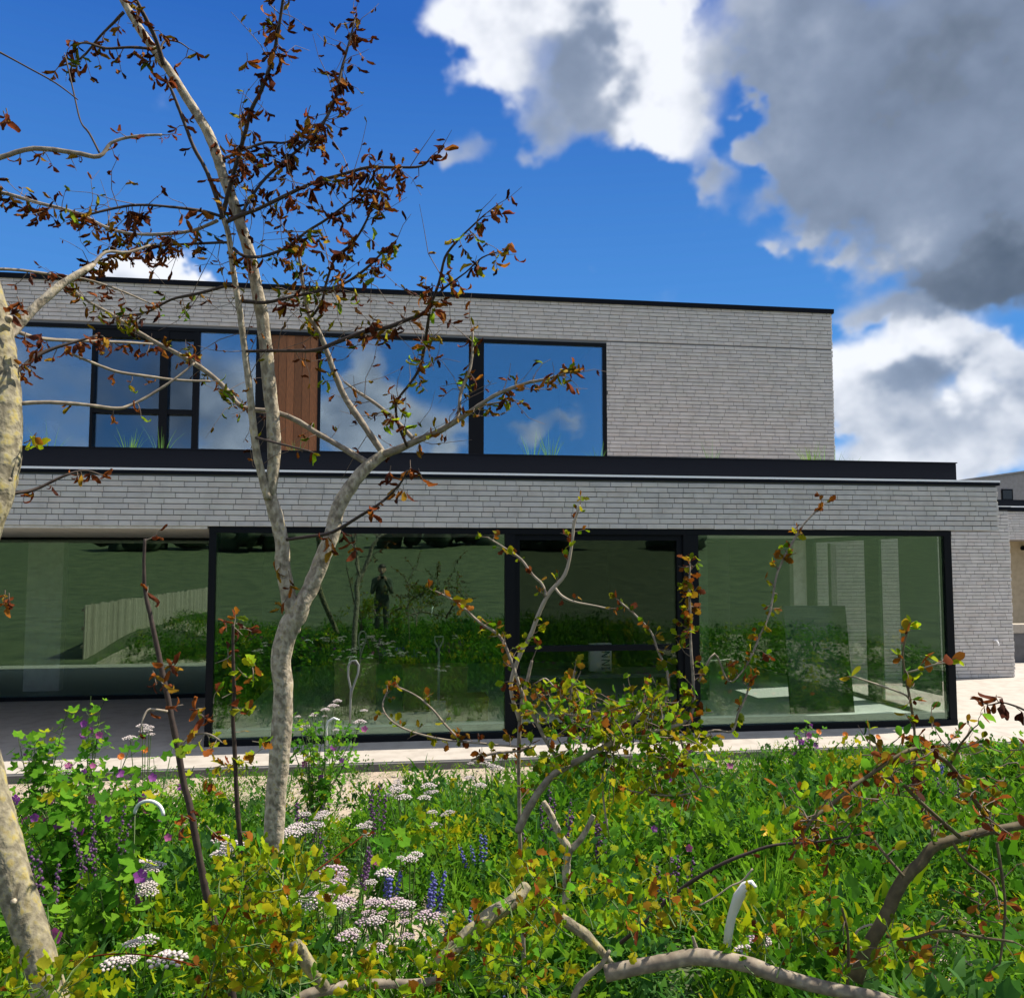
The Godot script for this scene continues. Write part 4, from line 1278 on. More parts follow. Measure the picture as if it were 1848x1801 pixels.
func build_right_shrub() -> void:
	var o := thing("arching_bush", "arching bush at the lower right with bare bent branches and reddish leaves", "bush")
	var g := growth(o)
	var d := 2.5
	var br: Material = M.olive_bark
	var a := limb(g, "stem", [1545, 1770, 26, 1562, 1721, 25, 1580, 1687, 24, 1602, 1648, 23, 1617, 1611, 23, 1635, 1583, 22, 1663, 1556, 20, 1687, 1528, 19, 1730, 1513, 17, 1776, 1501, 16, 1813, 1495, 15, 1855, 1487, 15, 1920, 1470, 14], d, d + 0.1, br, 10, 0.10)
	var b := limb(g, "branch", [1806, 1497, 8, 1782, 1476, 8, 1746, 1424, 8, 1715, 1381, 8, 1690, 1362, 7, 1669, 1354, 7, 1654, 1351, 7, 1623, 1363, 7, 1568, 1400, 7, 1538, 1421, 7, 1501, 1452, 7, 1470, 1476, 7, 1449, 1504, 5], d + 0.05, d - 0.2, br, 7)
	var c := limb(g, "branch", [1733, 1511, 8, 1690, 1473, 7, 1660, 1446, 7, 1635, 1421, 6, 1615, 1405, 6, 1590, 1402, 5, 1565, 1402, 4], d, d - 0.1, br, 6)
	var e := limb(g, "branch", [1632, 1582, 6, 1602, 1547, 6, 1580, 1519, 5, 1570, 1500, 4], d, d + 0.15, br, 6)
	var f := limb(g, "branch", [1720, 1520, 6, 1745, 1556, 5, 1791, 1592, 5, 1800, 1620, 4], d, d - 0.1, br, 5)
	var h := limb(g, "branch", [1687, 1524, 6, 1683, 1500, 6, 1678, 1486, 5, 1665, 1440, 4], d, d + 0.1, br, 5)
	var i := limb(g, "branch", [1120, 1702, 7, 1135, 1690, 7, 1166, 1663, 7, 1206, 1623, 7, 1252, 1589, 7, 1298, 1562, 6, 1343, 1543, 6, 1400, 1525, 5, 1470, 1520, 4, 1544, 1508, 3], d + 0.1, d, M.dark_bark, 6)
	var j := limb(g, "branch", [1262, 1635, 3, 1290, 1620, 3, 1318, 1600, 3, 1340, 1590, 4, 1359, 1568, 4], d, d, M.pale_twig, 5)
	var k := limb(g, "branch", [1650, 1420, 5, 1652, 1360, 5, 1651, 1321, 5, 1645, 1272, 5, 1636, 1226, 5, 1630, 1180, 4, 1638, 1140, 3], d + 0.1, d + 0.2, br, 6)
	var k2 := limb(g, "branch", [1634, 1215, 4, 1660, 1208, 4, 1685, 1200, 3, 1708, 1196, 3], d + 0.18, d + 0.1, M.pale_twig, 5)
	var k3 := limb(g, "branch", [1642, 1262, 4, 1631, 1252, 4, 1586, 1236, 4, 1544, 1222, 3], d + 0.17, d + 0.1, M.pale_twig, 5)
	var l := limb(g, "branch", [1715, 1381, 5, 1730, 1350, 5, 1745, 1330, 4, 1757, 1315, 3], d, d - 0.1, br, 5)
	var m := limb(g, "branch", [1900, 1290, 4, 1860, 1285, 4, 1835, 1275, 4, 1810, 1268, 3, 1790, 1272, 3], d, d, M.dark_bark, 5)
	var n := limb(g, "branch", [1800, 1520, 6, 1808, 1570, 6, 1815, 1630, 5, 1812, 1690, 5, 1805, 1740, 4], d, d - 0.1, br, 5)
	var p := limb(g, "branch", [1600, 1690, 6, 1640, 1695, 6, 1700, 1680, 6, 1760, 1690, 5, 1830, 1700, 5], d, d - 0.2, br, 6)
	var q := limb(g, "branch", [1520, 1640, 5, 1530, 1680, 5, 1532, 1730, 6, 1530, 1790, 7], d - 0.1, d - 0.1, br, 5)
	var r := limb(g, "branch", [1560, 1725, 6, 1545, 1690, 5, 1555, 1675, 4, 1575, 1668, 4], d, d, M.pale_twig, 5)
	sprout(g, b, 15, 0.06, 4, 0.036, "oval", "rust olive brown rust lime", 0.1, 0.1)
	sprout(g, b.slice(40), 30, 0.05, 4, 0.036, "curl", "rust rust olive", 0.0, 0.1)
	for z: PackedVector3Array in [c, h, l]:
		sprout(g, z, 26, 0.07, 4, 0.038, "oval", "rust green olive brown", 0.1, 0.0)
	for z: PackedVector3Array in [e, f, n, p, q]:
		sprout(g, z, 14, 0.07, 4, 0.036, "oval", "olive rust lime green", 0.1, 0.1)
	sprout(g, i, 5, 0.05, 3, 0.042, "curl", "rust brown olive", 0.4, 0.1)
	sprout(g, k, 40, 0.04, 5, 0.035, "oval", "olive rust green lime rust", 0.15, 0.0)
	sprout(g, k2, 16, 0.04, 4, 0.052, "oval", "lime lime rust", 0.3, 0.2)
	sprout(g, k3, 9, 0.03, 3, 0.036, "oval", "green rust olive", 0.2, 0.1)
	sprout(g, m, 26, 0.04, 4, 0.05, "curl", "brown", 0.1, 0.4)
	sprout(g, a.slice(12), 7, 0.09, 4, 0.036, "oval", "rust olive green", 0.0, 0.0)
	for w: Array in [[1600, 1380, 70, 40], [1690, 1350, 50, 36], [1560, 1440, 60, 30], [1480, 1500, 40, 26], [1760, 1620, 70, 60], [1650, 1730, 80, 40], [1800, 1400, 40, 60], [1790, 1480, 30, 30], [1450, 1470, 40, 30]]:
		for kk in 14:
			twig(g, at(w[0] + rnd(-1, 1) * w[2], w[1] + rnd(-1, 1) * w[3], d + rnd(-0.25, 0.25)), Vector3(rnd(-1, 1), rnd(-0.6, 1), rnd(-1, 1)), 0.08, 4, 0.038, "oval", "rust olive green lime rust", 0.0)
	finish(g, M.twig_bark)


func build_low_shrubs() -> void:
	var o := thing("low_left_bush", "low leafy yellow green bush with a pale lopped branch, at the bottom left centre", "bush")
	var g := growth(o)
	var d := 2.25
	limb(g, "branch", [500, 1830, 24, 551, 1798, 20, 597, 1785, 19, 640, 1778, 18, 695, 1775, 17, 759, 1774, 15, 800, 1765, 12], d, d + 0.1, M.branch_bark, 9)
	limb(g, "branch", [586, 1784, 22, 570, 1760, 24, 554, 1738, 26, 540, 1716, 26, 532, 1704, 22], d, d - 0.05, M.lichen_bark, 9)
	for w: Array in [[470, 1640, 60, 60, 10], [450, 1720, 70, 60, 13], [500, 1770, 60, 40, 9], [400, 1780, 50, 40, 7], [530, 1610, 40, 30, 5], [430, 1600, 40, 40, 6], [60, 1785, 60, 20, 6], [690, 1790, 80, 16, 6], [500, 1690, 40, 40, 6]]:
		for kk in int(w[4] * 2.8):
			twig(g, at(w[0] + rnd(-1, 1) * w[2], w[1] + rnd(-1, 1) * w[3], d + rnd(-0.25, 0.3)), Vector3(rnd(-0.7, 0.7), rnd(0.0, 1), rnd(-1, 1)), 0.09, 8, 0.037, "lobed", "lime lime lime lime lime green olive", -0.3)
	var v := limb(g, "branch", [110, 1738, 3, 180, 1724, 3, 240, 1722, 3, 300, 1730, 3, 365, 1745, 3], d + 0.4, d + 0.4, M.rust2, 4)
	sprout(g, v, 10, 0.03, 2, 0.035, "lobed", "olive rust lime", 0.0, -0.2)
	var v2 := limb(g, "branch", [370, 1801, 3, 385, 1740, 3, 395, 1680, 3, 412, 1640, 3], d, d, M.rust2, 4)
	var v3 := limb(g, "branch", [480, 1620, 3, 540, 1590, 3, 600, 1550, 3, 655, 1508, 3], d + 0.2, d + 0.5, M.rust2, 4)
	sprout(g, v3, 9, 0.03, 2, 0.03, "lobed", "rust rust olive", 0.3, -0.2)
	finish(g, M.stem)
	o = thing("low_middle_bush", "low bush at the bottom centre with thick lichened limb and long bare grey branch", "bush")
	g = growth(o)
	d = 2.35
	limb(g, "branch", [790, 1740, 24, 848, 1685, 28, 884, 1654, 27, 927, 1626, 26, 950, 1598, 20], d, d + 0.15, M.lichen_bark, 10)
	limb(g, "branch", [1092, 1757, 30, 1145, 1746, 27, 1206, 1735, 27, 1261, 1727, 29, 1328, 1736, 28, 1368, 1746, 27, 1394, 1757, 26, 1470, 1778, 25, 1516, 1788, 24, 1590, 1802, 22, 1660, 1830, 20], d, d - 0.05, M.branch_bark, 11, 0.1)
	limb(g, "branch", [1030, 1820, 12, 1040, 1790, 12, 1059, 1764, 11, 1085, 1742, 10, 1100, 1715, 7], d - 0.02, d - 0.02, M.branch_bark, 7)
	limb(g, "branch", [1262, 1728, 10, 1258, 1715, 8, 1250, 1690, 5], d, d, M.branch_bark, 6)
	limb(g, "branch", [1022, 1640, 15, 1022, 1587, 15, 1022, 1556, 16, 1026, 1532, 15, 1013, 1512, 13, 995, 1473, 12, 981, 1447, 10], d + 0.9, d + 0.9, M.pale_bark, 8)
	limb(g, "branch", [1026, 1536, 12, 1036, 1528, 12, 1053, 1508, 11, 1071, 1472, 9], d + 0.9, d + 0.9, M.pale_bark, 8)
	limb(g, "branch", [1105, 1740, 10, 1060, 1690, 20, 1020, 1662, 20, 1000, 1640, 14], d + 0.2, d + 0.35, M.lichen_bark, 8)
	for w: Array in [[840, 1715, 40, 40, 6], [870, 1740, 70, 50, 12], [800, 1788, 60, 16, 6], [960, 1690, 60, 60, 10], [950, 1770, 60, 40, 8], [1020, 1600, 50, 40, 4], [1090, 1680, 60, 40, 6], [1200, 1680, 70, 40, 6], [1440, 1680, 60, 50, 9], [1400, 1740, 50, 40, 5], [1560, 1760, 70, 30, 6], [1260, 1660, 50, 30, 4], [960, 1610, 40, 30, 5], [1180, 1600, 40, 40, 3]]:
		for kk in int(w[4] * 2.3):
			twig(g, at(w[0] + rnd(-1, 1) * w[2], w[1] + rnd(-1, 1) * w[3], d + rnd(-0.25, 0.35)), Vector3(rnd(-0.7, 0.7), rnd(-0.1, 1), rnd(-1, 1)), 0.09, 7, 0.037, "lobed", "lime lime lime green lime olive lime lime rust", -0.3)
	finish(g, M.stem)


# ---------------------------------------------------------------- flowers
func palmate(st: SurfaceTool, p: Vector3, n: Vector3, r: float) -> void:
	# a rounded five lobed leaf, cupped a little
	var x := n.cross(Vector3(rnd(-1, 1), rnd(-1, 1), rnd(-1, 1))).normalized()
	var y := n.cross(x)
	var ring := PackedVector3Array()
	for k in 15:
		var a := -2.6 + 5.2 * k / 14.0
		var rr: float = r * ([0.78, 1.0, 0.78][k % 3] if k > 0 and k < 14 else 0.75)
		ring.append(p + (x * cos(a) + y * sin(a)) * rr + n * rr * 0.22 * (1.0 if k % 3 == 1 else 0.4))
	for k in 14:
		tri(st, p, ring[k], ring[k + 1])


func flower5(st: SurfaceTool, p: Vector3, n: Vector3, r: float, petals := 5) -> void:
	var x := n.cross(Vector3(0.3, 0.9, 0.2)).normalized()
	var y := n.cross(x)
	for k in petals:
		var a := TAU * k / petals
		var w := TAU / petals * 0.46
		var l := p + (x * cos(a - w) + y * sin(a - w)) * r * 0.8 + n * r * 0.3
		var m := p + (x * cos(a) + y * sin(a)) * r + n * r * 0.42
		var q := p + (x * cos(a + w) + y * sin(a + w)) * r * 0.8 + n * r * 0.3
		tri(st, p, l, m)
		tri(st, p, m, q)


func mallow(label: String, where: Vector3, tall: float, wide: float, stems: int, blooms: int, leaf_r: float) -> void:
	var o := thing("mallow_plant", label, "flower", where, "mallows in the flower bed")
	var st := mb(true)
	var tips := []
	for s in stems:
		var a := rnd(0, TAU)
		var lean := rnd(0.0, wide)
		var h := tall * rnd(0.6, 1.05)
		var p := PackedVector3Array()
		var r := PackedFloat32Array()
		for k in 6:
			var t := k / 5.0
			p.append(Vector3(cos(a) * lean * t * (0.6 + 0.4 * t), h * t, sin(a) * lean * t) + Vector3(rnd(-0.01, 0.01), 0, rnd(-0.01, 0.01)))
			r.append(0.006 - 0.0035 * t)
		tube(st, p, r, 5, 0.0, false)
		tips.append(p[5])
		for k in int(17 * tall / 0.7):
			var t := pow(rng.randf(), 0.7)
			var q := p[mini(4, int(t * 5))].lerp(p[mini(5, int(t * 5) + 1)], fmod(t * 5, 1.0))
			var dir := Vector3(rnd(-1, 1), rnd(-0.2, 0.7), rnd(-1, 1)).normalized()
			var e := q + dir * rnd(0.04, 0.12)
			tube(st, PackedVector3Array([q, e]), PackedFloat32Array([0.002, 0.0016]), 3, 0.0, false)
			var lm := mb(true)
			palmate(lm, e, (dir * 0.5 + Vector3(rnd(-0.6, 0.6), rnd(0.4, 1), rnd(-0.3, 0.9))).normalized(), leaf_r * rnd(0.4, 0.85))
			obj("leaf", lm, M["%s%d" % ["green" if rng.randf() < 0.9 else "lime", rng.randi() % 4]], o)
	obj("stems", st, M.stem, o)
	for k in blooms:
		var f := mb(true)
		var tip: Vector3 = tips[k % tips.size()]
		flower5(f, tip * rnd(0.75, 1.0) + Vector3(rnd(-0.06, 0.06), rnd(-0.02, 0.05), rnd(0.0, 0.1)), Vector3(rnd(-0.5, 0.5), rnd(0.0, 0.6), 1).normalized(), rnd(0.022, 0.034))
		obj("flower", f, M.petal_purple if k % 3 else M.petal_pink, o)


func yarrow(label: String, where: Vector3, tall: float, wide: float, heads: int, head_r: float, lilac := false) -> void:
	var o := thing("yarrow_plant", label, "flower", where, "yarrows in the flower bed")
	var st := mb(true)
	var lf := mb(true)
	for s in heads:
		var a := rnd(0, TAU)
		var lean := wide * sqrt(rng.randf())
		var top := Vector3(cos(a) * lean, tall * rnd(0.85, 1.08), sin(a) * lean)
		tube(st, PackedVector3Array([Vector3(top.x * 0.3, 0, top.z * 0.3), Vector3(top.x * 0.6, top.y * 0.5, top.z * 0.6), top]), PackedFloat32Array([0.004, 0.0035, 0.003]), 4, 0.0, false)
		for k in 5:
			var t := rnd(0.1, 0.7)
			var b := rnd(0, TAU)
			blade(lf, Vector3(top.x * t, top.y * t, top.z * t), Vector3(cos(b), rnd(0.2, 0.8), sin(b)), rnd(0.05, 0.12), 0.009, 0.3)
		var hd := mb(true)
		var R := head_r * rnd(0.45, 1.25)
		for k in 40:
			var rr := R * sqrt(k / 40.0)
			var q := k * 2.4
			blob(hd, top + Vector3(cos(q) * rr, 0.012 - rr * rr / R * 0.35 + rnd(-0.003, 0.004), sin(q) * rr), Vector3(R * 0.135, R * 0.10, R * 0.135) * rnd(0.7, 1.2), 3, 5, 0.5)
		obj("flower_head", hd, M.petal_lilac if lilac and s % 3 else M.petal_white, o)
	obj("stems", st, M.stem, o)
	obj("feathery_leaves", lf, M.blue_green3, o)


func spike(label: String, where: Vector3, tall: float, n: int, colour: String, called: String, cat_group: String) -> void:
	var o := thing(called, label, "flower", where, cat_group)
	var st := mb(true)
	var lf := mb(true)
	for s in n:
		var a := rnd(0, TAU)
		var lean := rnd(0.0, 0.35) * tall
		var top := Vector3(cos(a) * lean, tall * rnd(0.75, 1.1), sin(a) * lean)
		tube(st, PackedVector3Array([Vector3.ZERO, top * 0.5 + Vector3(0, 0.03, 0), top]), PackedFloat32Array([0.004, 0.003, 0.002]), 4, 0.0, false)
		for k in 6:
			var b := rnd(0, TAU)
			blade(lf, top * rnd(0.05, 0.6), Vector3(cos(b), rnd(0.1, 0.7), sin(b)), rnd(0.05, 0.1), 0.016, 0.4)
		var hd := mb(true)
		for k in 16:
			var t := 0.62 + 0.38 * k / 16.0
			var b := k * 2.4
			blob(hd, top * t + Vector3(cos(b), 0, sin(b)) * 0.013 * (1.3 - t * 0.8), Vector3(0.008, 0.008, 0.008) * rnd(0.6, 1.2), 4, 5, 0.5)
		obj("flower_spike", hd, M[colour], o)
	obj("stems", st, M.stem, o)
	obj("leaves", lf, M.green2, o)


func bed(x: float, y: float, z: float) -> Vector3:
	# the point of the bed behind picture place x, at distance z from the viewer; y is ignored
	var p := at(x, 1200, 1.0) - EYE
	var q := EYE + p * (z / -p.z)
	return Vector3(q.x, ground_y(q.x, -z) - 0.01, -z)


func build_flowers() -> void:
	mallow("tall mallow at the left front, leaves overlapping the shaded terrace", bed(80, 0, 6.9), 1.0, 0.3, 9, 2, 0.062)
	mallow("mallow with one large purple flower high against the shaded paving", bed(165, 0, 6.7), 1.12, 0.16, 5, 6, 0.05)
	mallow("dense mallow with purple flowers behind the leaning left trunk", bed(140, 0, 5.3), 0.95, 0.42, 15, 11, 0.065)
	mallow("broad leafy mallow left of the dark sapling, with a white ring in it", bed(260, 0, 5.6), 0.85, 0.45, 15, 9, 0.062)
	mallow("shaded low mallow at the foot of the leaning left trunk", bed(210, 0, 4.2), 0.55, 0.45, 13, 3, 0.068)
	mallow("fine leaved mallow beside the pale main trunk, by the terrace", bed(570, 0, 7.4), 0.95, 0.42, 16, 6, 0.045)
	mallow("purple flowered mallow at the right, before the black corner post", bed(1440, 0, 8.2), 0.62, 0.25, 9, 9, 0.05)
	mallow("low mallow right of the loop stake near the centre", bed(700, 0, 5.0), 0.42, 0.25, 8, 1, 0.06)
	mallow("bright leafy plant at the right end of the bed by the terrace", bed(1765, 0, 7.7), 0.45, 0.4, 13, 0, 0.06)
	mallow("bushy green mallow in the right half of the bed", bed(1300, 0, 7.0), 0.6, 0.5, 15, 3, 0.045)
	mallow("mallow low in the right half of the bed, behind the bare grey branch", bed(1190, 0, 5.2), 0.55, 0.45, 13, 2, 0.05)
	mallow("tall mallow close to the lens below the picture, left of the viewer", Vector3(-0.45, ground_y(0, -1.0), -1.0), 0.95, 0.35, 12, 3, 0.05)
	mallow("tall mallow close to the lens below the picture, right of the viewer", Vector3(0.35, ground_y(0, -0.9), -0.9), 0.9, 0.35, 12, 3, 0.05)
	var ya := [
		["white yarrow beside the dark sapling, heads against the shaded paving", 270, 7.3, 0.85, 0.16, 5, 0.05],
		["white yarrow just right of the main trunk, highest flower heads of the bed", 590, 8.2, 0.88, 0.35, 11, 0.05],
		["cluster of bright white yarrow heads in the middle of the bed", 745, 6.1, 0.52, 0.17, 10, 0.048],
		["white yarrow at the foot of the main trunk on its right", 570, 5.3, 0.52, 0.18, 9, 0.055],
		["large foreground yarrow of lilac white heads over the gravel patch", 615, 4.1, 0.47, 0.24, 17, 0.055],
		["dusty pink yarrow right of the largest one, low over the gravel", 705, 4.0, 0.36, 0.22, 15, 0.045],
		["white yarrow of domed heads at the foot of the dark sapling", 290, 4.35, 0.5, 0.14, 8, 0.062],
		["white yarrow at the very bottom left, cut by the picture edge", 270, 3.75, 0.34, 0.12, 6, 0.06],
		["pale yarrow between the dark sapling and the small sapling", 400, 4.6, 0.55, 0.1, 4, 0.05],
		["small white yarrow left of the hawthorn stems, far side of the bed", 885, 7.4, 0.5, 0.2, 6, 0.05],
		["lone flat yarrow head left of the hawthorn stems", 860, 6.3, 0.5, 0.05, 2, 0.05],
		["faded yarrow with brownish heads in the middle of the bed", 800, 5.6, 0.42, 0.12, 4, 0.045],
		["single white yarrow head right of centre by the blue flowers", 742, 4.8, 0.45, 0.06, 3, 0.05],
		["pinkish yarrow behind the long bare grey branch", 1350, 3.4, 0.42, 0.07, 5, 0.045],
		["pale yarrow head under the long bare grey branch", 1085, 3.1, 0.2, 0.08, 4, 0.04],
		["white yarrow in the flower bed between mallow and main trunk", 655, 5.2, 0.5, 0.1, 4, 0.045]]
	for y: Array in ya:
		yarrow(y[0], bed(y[1], 0, y[2]), y[3], y[4], y[5], y[6], "lilac" in y[0] or "pink" in y[0])
	var sal := [["dark purple salvia spike left of the yarrow cluster", 683, 5.7, 0.62, 5], ["purple salvia spikes amid the mallow on the left", 200, 5.0, 0.75, 6], ["dusky salvia spikes low by the leaning trunk", 110, 4.5, 0.62, 5], ["violet salvia right of the main trunk base", 545, 5.9, 0.5, 6], ["dark salvia clump by the small forked stump", 990, 5.2, 0.6, 7], ["salvia spikes right of the forked stump", 1080, 5.0, 0.52, 6], ["dusky salvia at the centre right of the bed", 1200, 4.4, 0.5, 6], ["purple salvia among grass at the far right", 1720, 6.0, 0.5, 5], ["dull violet salvia low beside the big foreground yarrow", 640, 4.6, 0.52, 4]]
	for s: Array in sal:
		spike(s[0], bed(s[1], 0, s[2]), s[3], s[4], "petal_violet", "salvia_plant", "salvias in the flower bed")
	var blu := [["bluebells left of the gravel patch edge", 700, 4.7, 0.36, 4], ["row of bluebells above the gravel patch", 775, 4.6, 0.36, 6], ["bluebells left of the hawthorn stem", 870, 5.2, 0.42, 4], ["blue flowers at the bottom centre beneath the bush", 905, 3.4, 0.3, 3], ["blue flowers at the right end of the bed", 1700, 6.9, 0.45, 5], ["bluebells in the shade of the lichened limb", 830, 4.2, 0.3, 4]]
	for s: Array in blu:
		spike(s[0], bed(s[1], 0, s[2]), s[3], s[4], "petal_blue", "bluebell_plant", "blue flowers in the bed")
	var cal := [["orange marigold, left of two against the shaded paving", 222, 8.4, 0.45], ["orange marigold under the flat white yarrow heads", 265, 8.4, 0.5], ["orange marigold low beside the tall left mallow", 107, 8.2, 0.30], ["orange marigold beside the right mallow, before the dark board", 1472, 8.9, 0.42], ["orange marigold below the bay glazing, second from left", 1520, 9.1, 0.34], ["orange marigold below the bay glazing, in the middle", 1578, 9.1, 0.3], ["orange marigold below the bay glazing, right of middle", 1622, 9.1, 0.3], ["orange marigold by the foot of the black corner post", 1712, 9.1, 0.28], ["yellow marigold at the right end of the bed", 1785, 8.6, 0.3], ["yellow marigold low in front of the right mallow", 1365, 5.0, 0.45]]
	for s: Array in cal:
		var o := thing("marigold_plant", s[0], "flower", bed(s[1], 0, s[2]), "marigolds along the terrace")
		var st := mb(true)
		tube(st, PackedVector3Array([Vector3.ZERO, Vector3(0.01, s[3], 0.01)]), PackedFloat32Array([0.003, 0.002]), 4, 0.0, false)
		for k in 7:
			var b := rnd(0, TAU)
			blade(st, Vector3(0, s[3] * rnd(0.05, 0.7), 0), Vector3(cos(b), 0.6, sin(b)), 0.09, 0.012, 0.3)
		obj("stem", st, M.stem, o)
		st = mb(true)
		flower5(st, Vector3(0.01, s[3], 0.01), Vector3(rnd(-0.3, 0.3), 0.5, 1).normalized(), 0.034, 11)
		flower5(st, Vector3(0.01, s[3] + 0.004, 0.016), Vector3(rnd(-0.3, 0.3), 0.5, 1).normalized(), 0.022, 9)
		obj("bloom", st, M.petal_yellow if "yellow" in s[0] else M.petal_orange, o)
	var gr := [["feathery green tuft left of the hawthorn stems near the terrace", 735, 7.2, 0.42, 60], ["blue green feathery tuft behind the yarrow cluster", 830, 6.9, 0.45, 70], ["dark grassy tuft by the gravel in the middle", 820, 5.2, 0.34, 60], ["bright grass tuft by the terrace left of the hawthorn", 890, 8.6, 0.22, 40], ["narrow leaved clump in the right half of the bed", 1420, 5.4, 0.5, 90], ["tall narrow leaved clump behind the white strip", 1380, 4.6, 0.5, 90], ["grass clump right of centre near the terrace", 1290, 7.9, 0.4, 60], ["glossy narrow leaved clump at the bottom right", 1640, 3.7, 0.3, 70], ["strappy clump in the corner at the bottom right", 1790, 3.6, 0.32, 70], ["narrow leaved clump among the arching branches", 1560, 5.2, 0.45, 80], ["long leaved clump left of the arching stem", 1500, 4.0, 0.4, 80], ["dry pale tuft at the right of the bed", 1300, 8.5, 0.3, 24]]
	for s: Array in gr:
		var pale: bool = "pale" in s[0]
		var o := obj("grass_clump", tuft(s[4], s[3], 0.005 if s[2] > 5.5 else 0.008, 0.75), M.pale_twig if pale else (M.blue_green1 if "blue" in s[0] else M["green%d" % (rng.randi() % 4)]))
		o.position = bed(s[1], 0, s[2])
		tag(o, s[0], "grass", "grassy clumps in the flower bed")
	# plastic bits and stakes
	var st := mb(true)
	var p := PackedVector3Array()
	var r := PackedFloat32Array()
	for k in 15:
		var a := PI * (1.0 - k / 14.0)
		p.append(Vector3(cos(a) * 0.085, sin(a) * 0.075, 0.03 * cos(a)))
		r.append(0.010)
	tube(st, p, r, 8)
	var hoop := thing("white_hoop", "small white plastic hoop arching out of the mallow leaves", "hoop", at(268, 1470, 5.0))
	obj("arch", st, M.white_plastic, hoop)
	st = mb(true)
	tube(st, PackedVector3Array([Vector3(-0.085, 0.0, -0.03), Vector3(-0.08, -0.7, -0.03)]), PackedFloat32Array([0.004, 0.004]), 5)
	obj("stake", st, M.stem, hoop)
	st = mb(true)
	tube(st, PackedVector3Array([at(1312, 1712, 2.62), at(1316, 1680, 2.61), at(1322, 1650, 2.6), at(1332, 1622, 2.58), at(1346, 1600, 2.56), at(1358, 1594, 2.55), at(1364, 1602, 2.54)]), PackedFloat32Array([0.012, 0.013, 0.014, 0.015, 0.013, 0.009, 0.006]), 6, 0.35)
	var strip := obj("white_strip", st, M.white_plastic)
	tag(strip, "bent white plastic strip hooked over a thin branch at the lower right", "plastic strip")
	st = mb(true)
	p = PackedVector3Array()
	r = PackedFloat32Array()
	for q: Array in [[631, 1310], [632, 1275], [633, 1245], [628, 1220], [628, 1203], [634, 1193], [642, 1192], [647, 1200], [646, 1215], [640, 1232], [635, 1246], [633, 1260]]:
		p.append(at(q[0], q[1], 8.6))
		r.append(0.010)
	tube(st, p, r, 6)
	var loop := obj("loop_stake", st, M.grey_steel)
	tag(loop, "thin grey loop topped stake standing before the glazing right of the main trunk", "stake")
	st = mb(true)
	tube(st, PackedVector3Array([at(590, 1345, 7.8), at(588, 1315, 7.8), at(592, 1302, 7.8), at(602, 1296, 7.8), at(612, 1300, 7.8)]), PackedFloat32Array([0.011, 0.011, 0.011, 0.011, 0.011]), 6)
	var hook := obj("pale_hook", st, M.white_plastic)
	tag(hook, "pale curved hook stake among the white yarrow by the main trunk", "stake")
	var sp := thing("garden_spade", "grey spade with a looped grip standing inside behind the glazing", "spade", Vector3(0.72, 0.03, -11.4))
	st = mb(true)
	tube(st, PackedVector3Array([Vector3(0, 0.3, 0), Vector3(0, 1.0, 0)]), PackedFloat32Array([0.016, 0.016]), 8)
	obj("shaft", st, M.grey_steel, sp)
	st = mb(true)
	tube(st, PackedVector3Array([Vector3(0, 0.98, 0), Vector3(-0.05, 1.06, 0), Vector3(-0.055, 1.13, 0), Vector3(0.055, 1.13, 0), Vector3(0.05, 1.06, 0), Vector3(0, 0.98, 0)]), PackedFloat32Array([0.012, 0.012, 0.014, 0.014, 0.012, 0.012]), 8)
	obj("grip", st, M.grey_steel, sp)
	box("blade", -0.09, 0.09, 0.0, 0.32, -0.01, 0.01, M.grey_steel, sp)
	var tg := thing("plant_tag", "yellow plant tag standing near the middle of the bed", "tag", bed(819, 0, 8.0))
	box("card", -0.03, 0.03, 0.14, 0.26, -0.003, 0.003, M.yellow_tag, tg)
	box("peg", -0.008, 0.008, 0.0, 0.1395, -0.002, 0.002, M.yellow_tag, tg)


# ---------------------------------------------------------------- ground cover
func sprig(kind: int) -> Mesh:
	var st := mb(true)
	for k in [26, 14, 22][kind]:
		var a := rnd(0, TAU)
		var r := rnd(0.01, 0.10)
		var p := Vector3(cos(a) * r, rnd(0.005, 0.17), sin(a) * r)
		var dir := Vector3(cos(a + rnd(-0.8, 0.8)), rnd(-0.2, 1.2), sin(a + rnd(-0.8, 0.8)))
		if kind == 0:
			blade(st, p, dir, rnd(0.03, 0.055), rnd(0.007, 0.011), rnd(0.1, 0.7))
		elif kind == 1:
			blade(st, Vector3(p.x * 0.4, 0, p.z * 0.4), dir * Vector3(0.5, 0, 0.5) + Vector3.UP, rnd(0.10, 0.19), 0.005, rnd(0.1, 0.5))
		else:
			palmate(st, p + Vector3(0, rnd(0, 0.04), 0), dir.normalized(), rnd(0.010, 0.022))
	st.generate_normals()
	return st.commit()


func bare(x: float, z: float) -> float:
	# where gravel shows: 1 bare, 0 covered
	var b := 0.0
	for g: Array in [[-2.9, -8.6, 0.9, 0.7], [0.12, -4.6, 0.38, 0.42], [-0.5, -7.8, 0.5, 0.5], [0.4, -8.75, 1.3, 0.4], [5.0, -6.8, 0.75, 0.6], [1.4, -4.1, 0.3, 0.25], [-0.2, -5.4, 0.4, 0.4], [0.9, -3.2, 0.4, 0.3], [2.6, -3.9, 0.4, 0.3], [-3.9, -8.8, 0.9, 0.5]]:
		var dx: float = (x - g[0]) / g[2]
		var dz: float = (z - g[1]) / g[3]
		b = maxf(b, exp(-(dx * dx + dz * dz)))
	return b


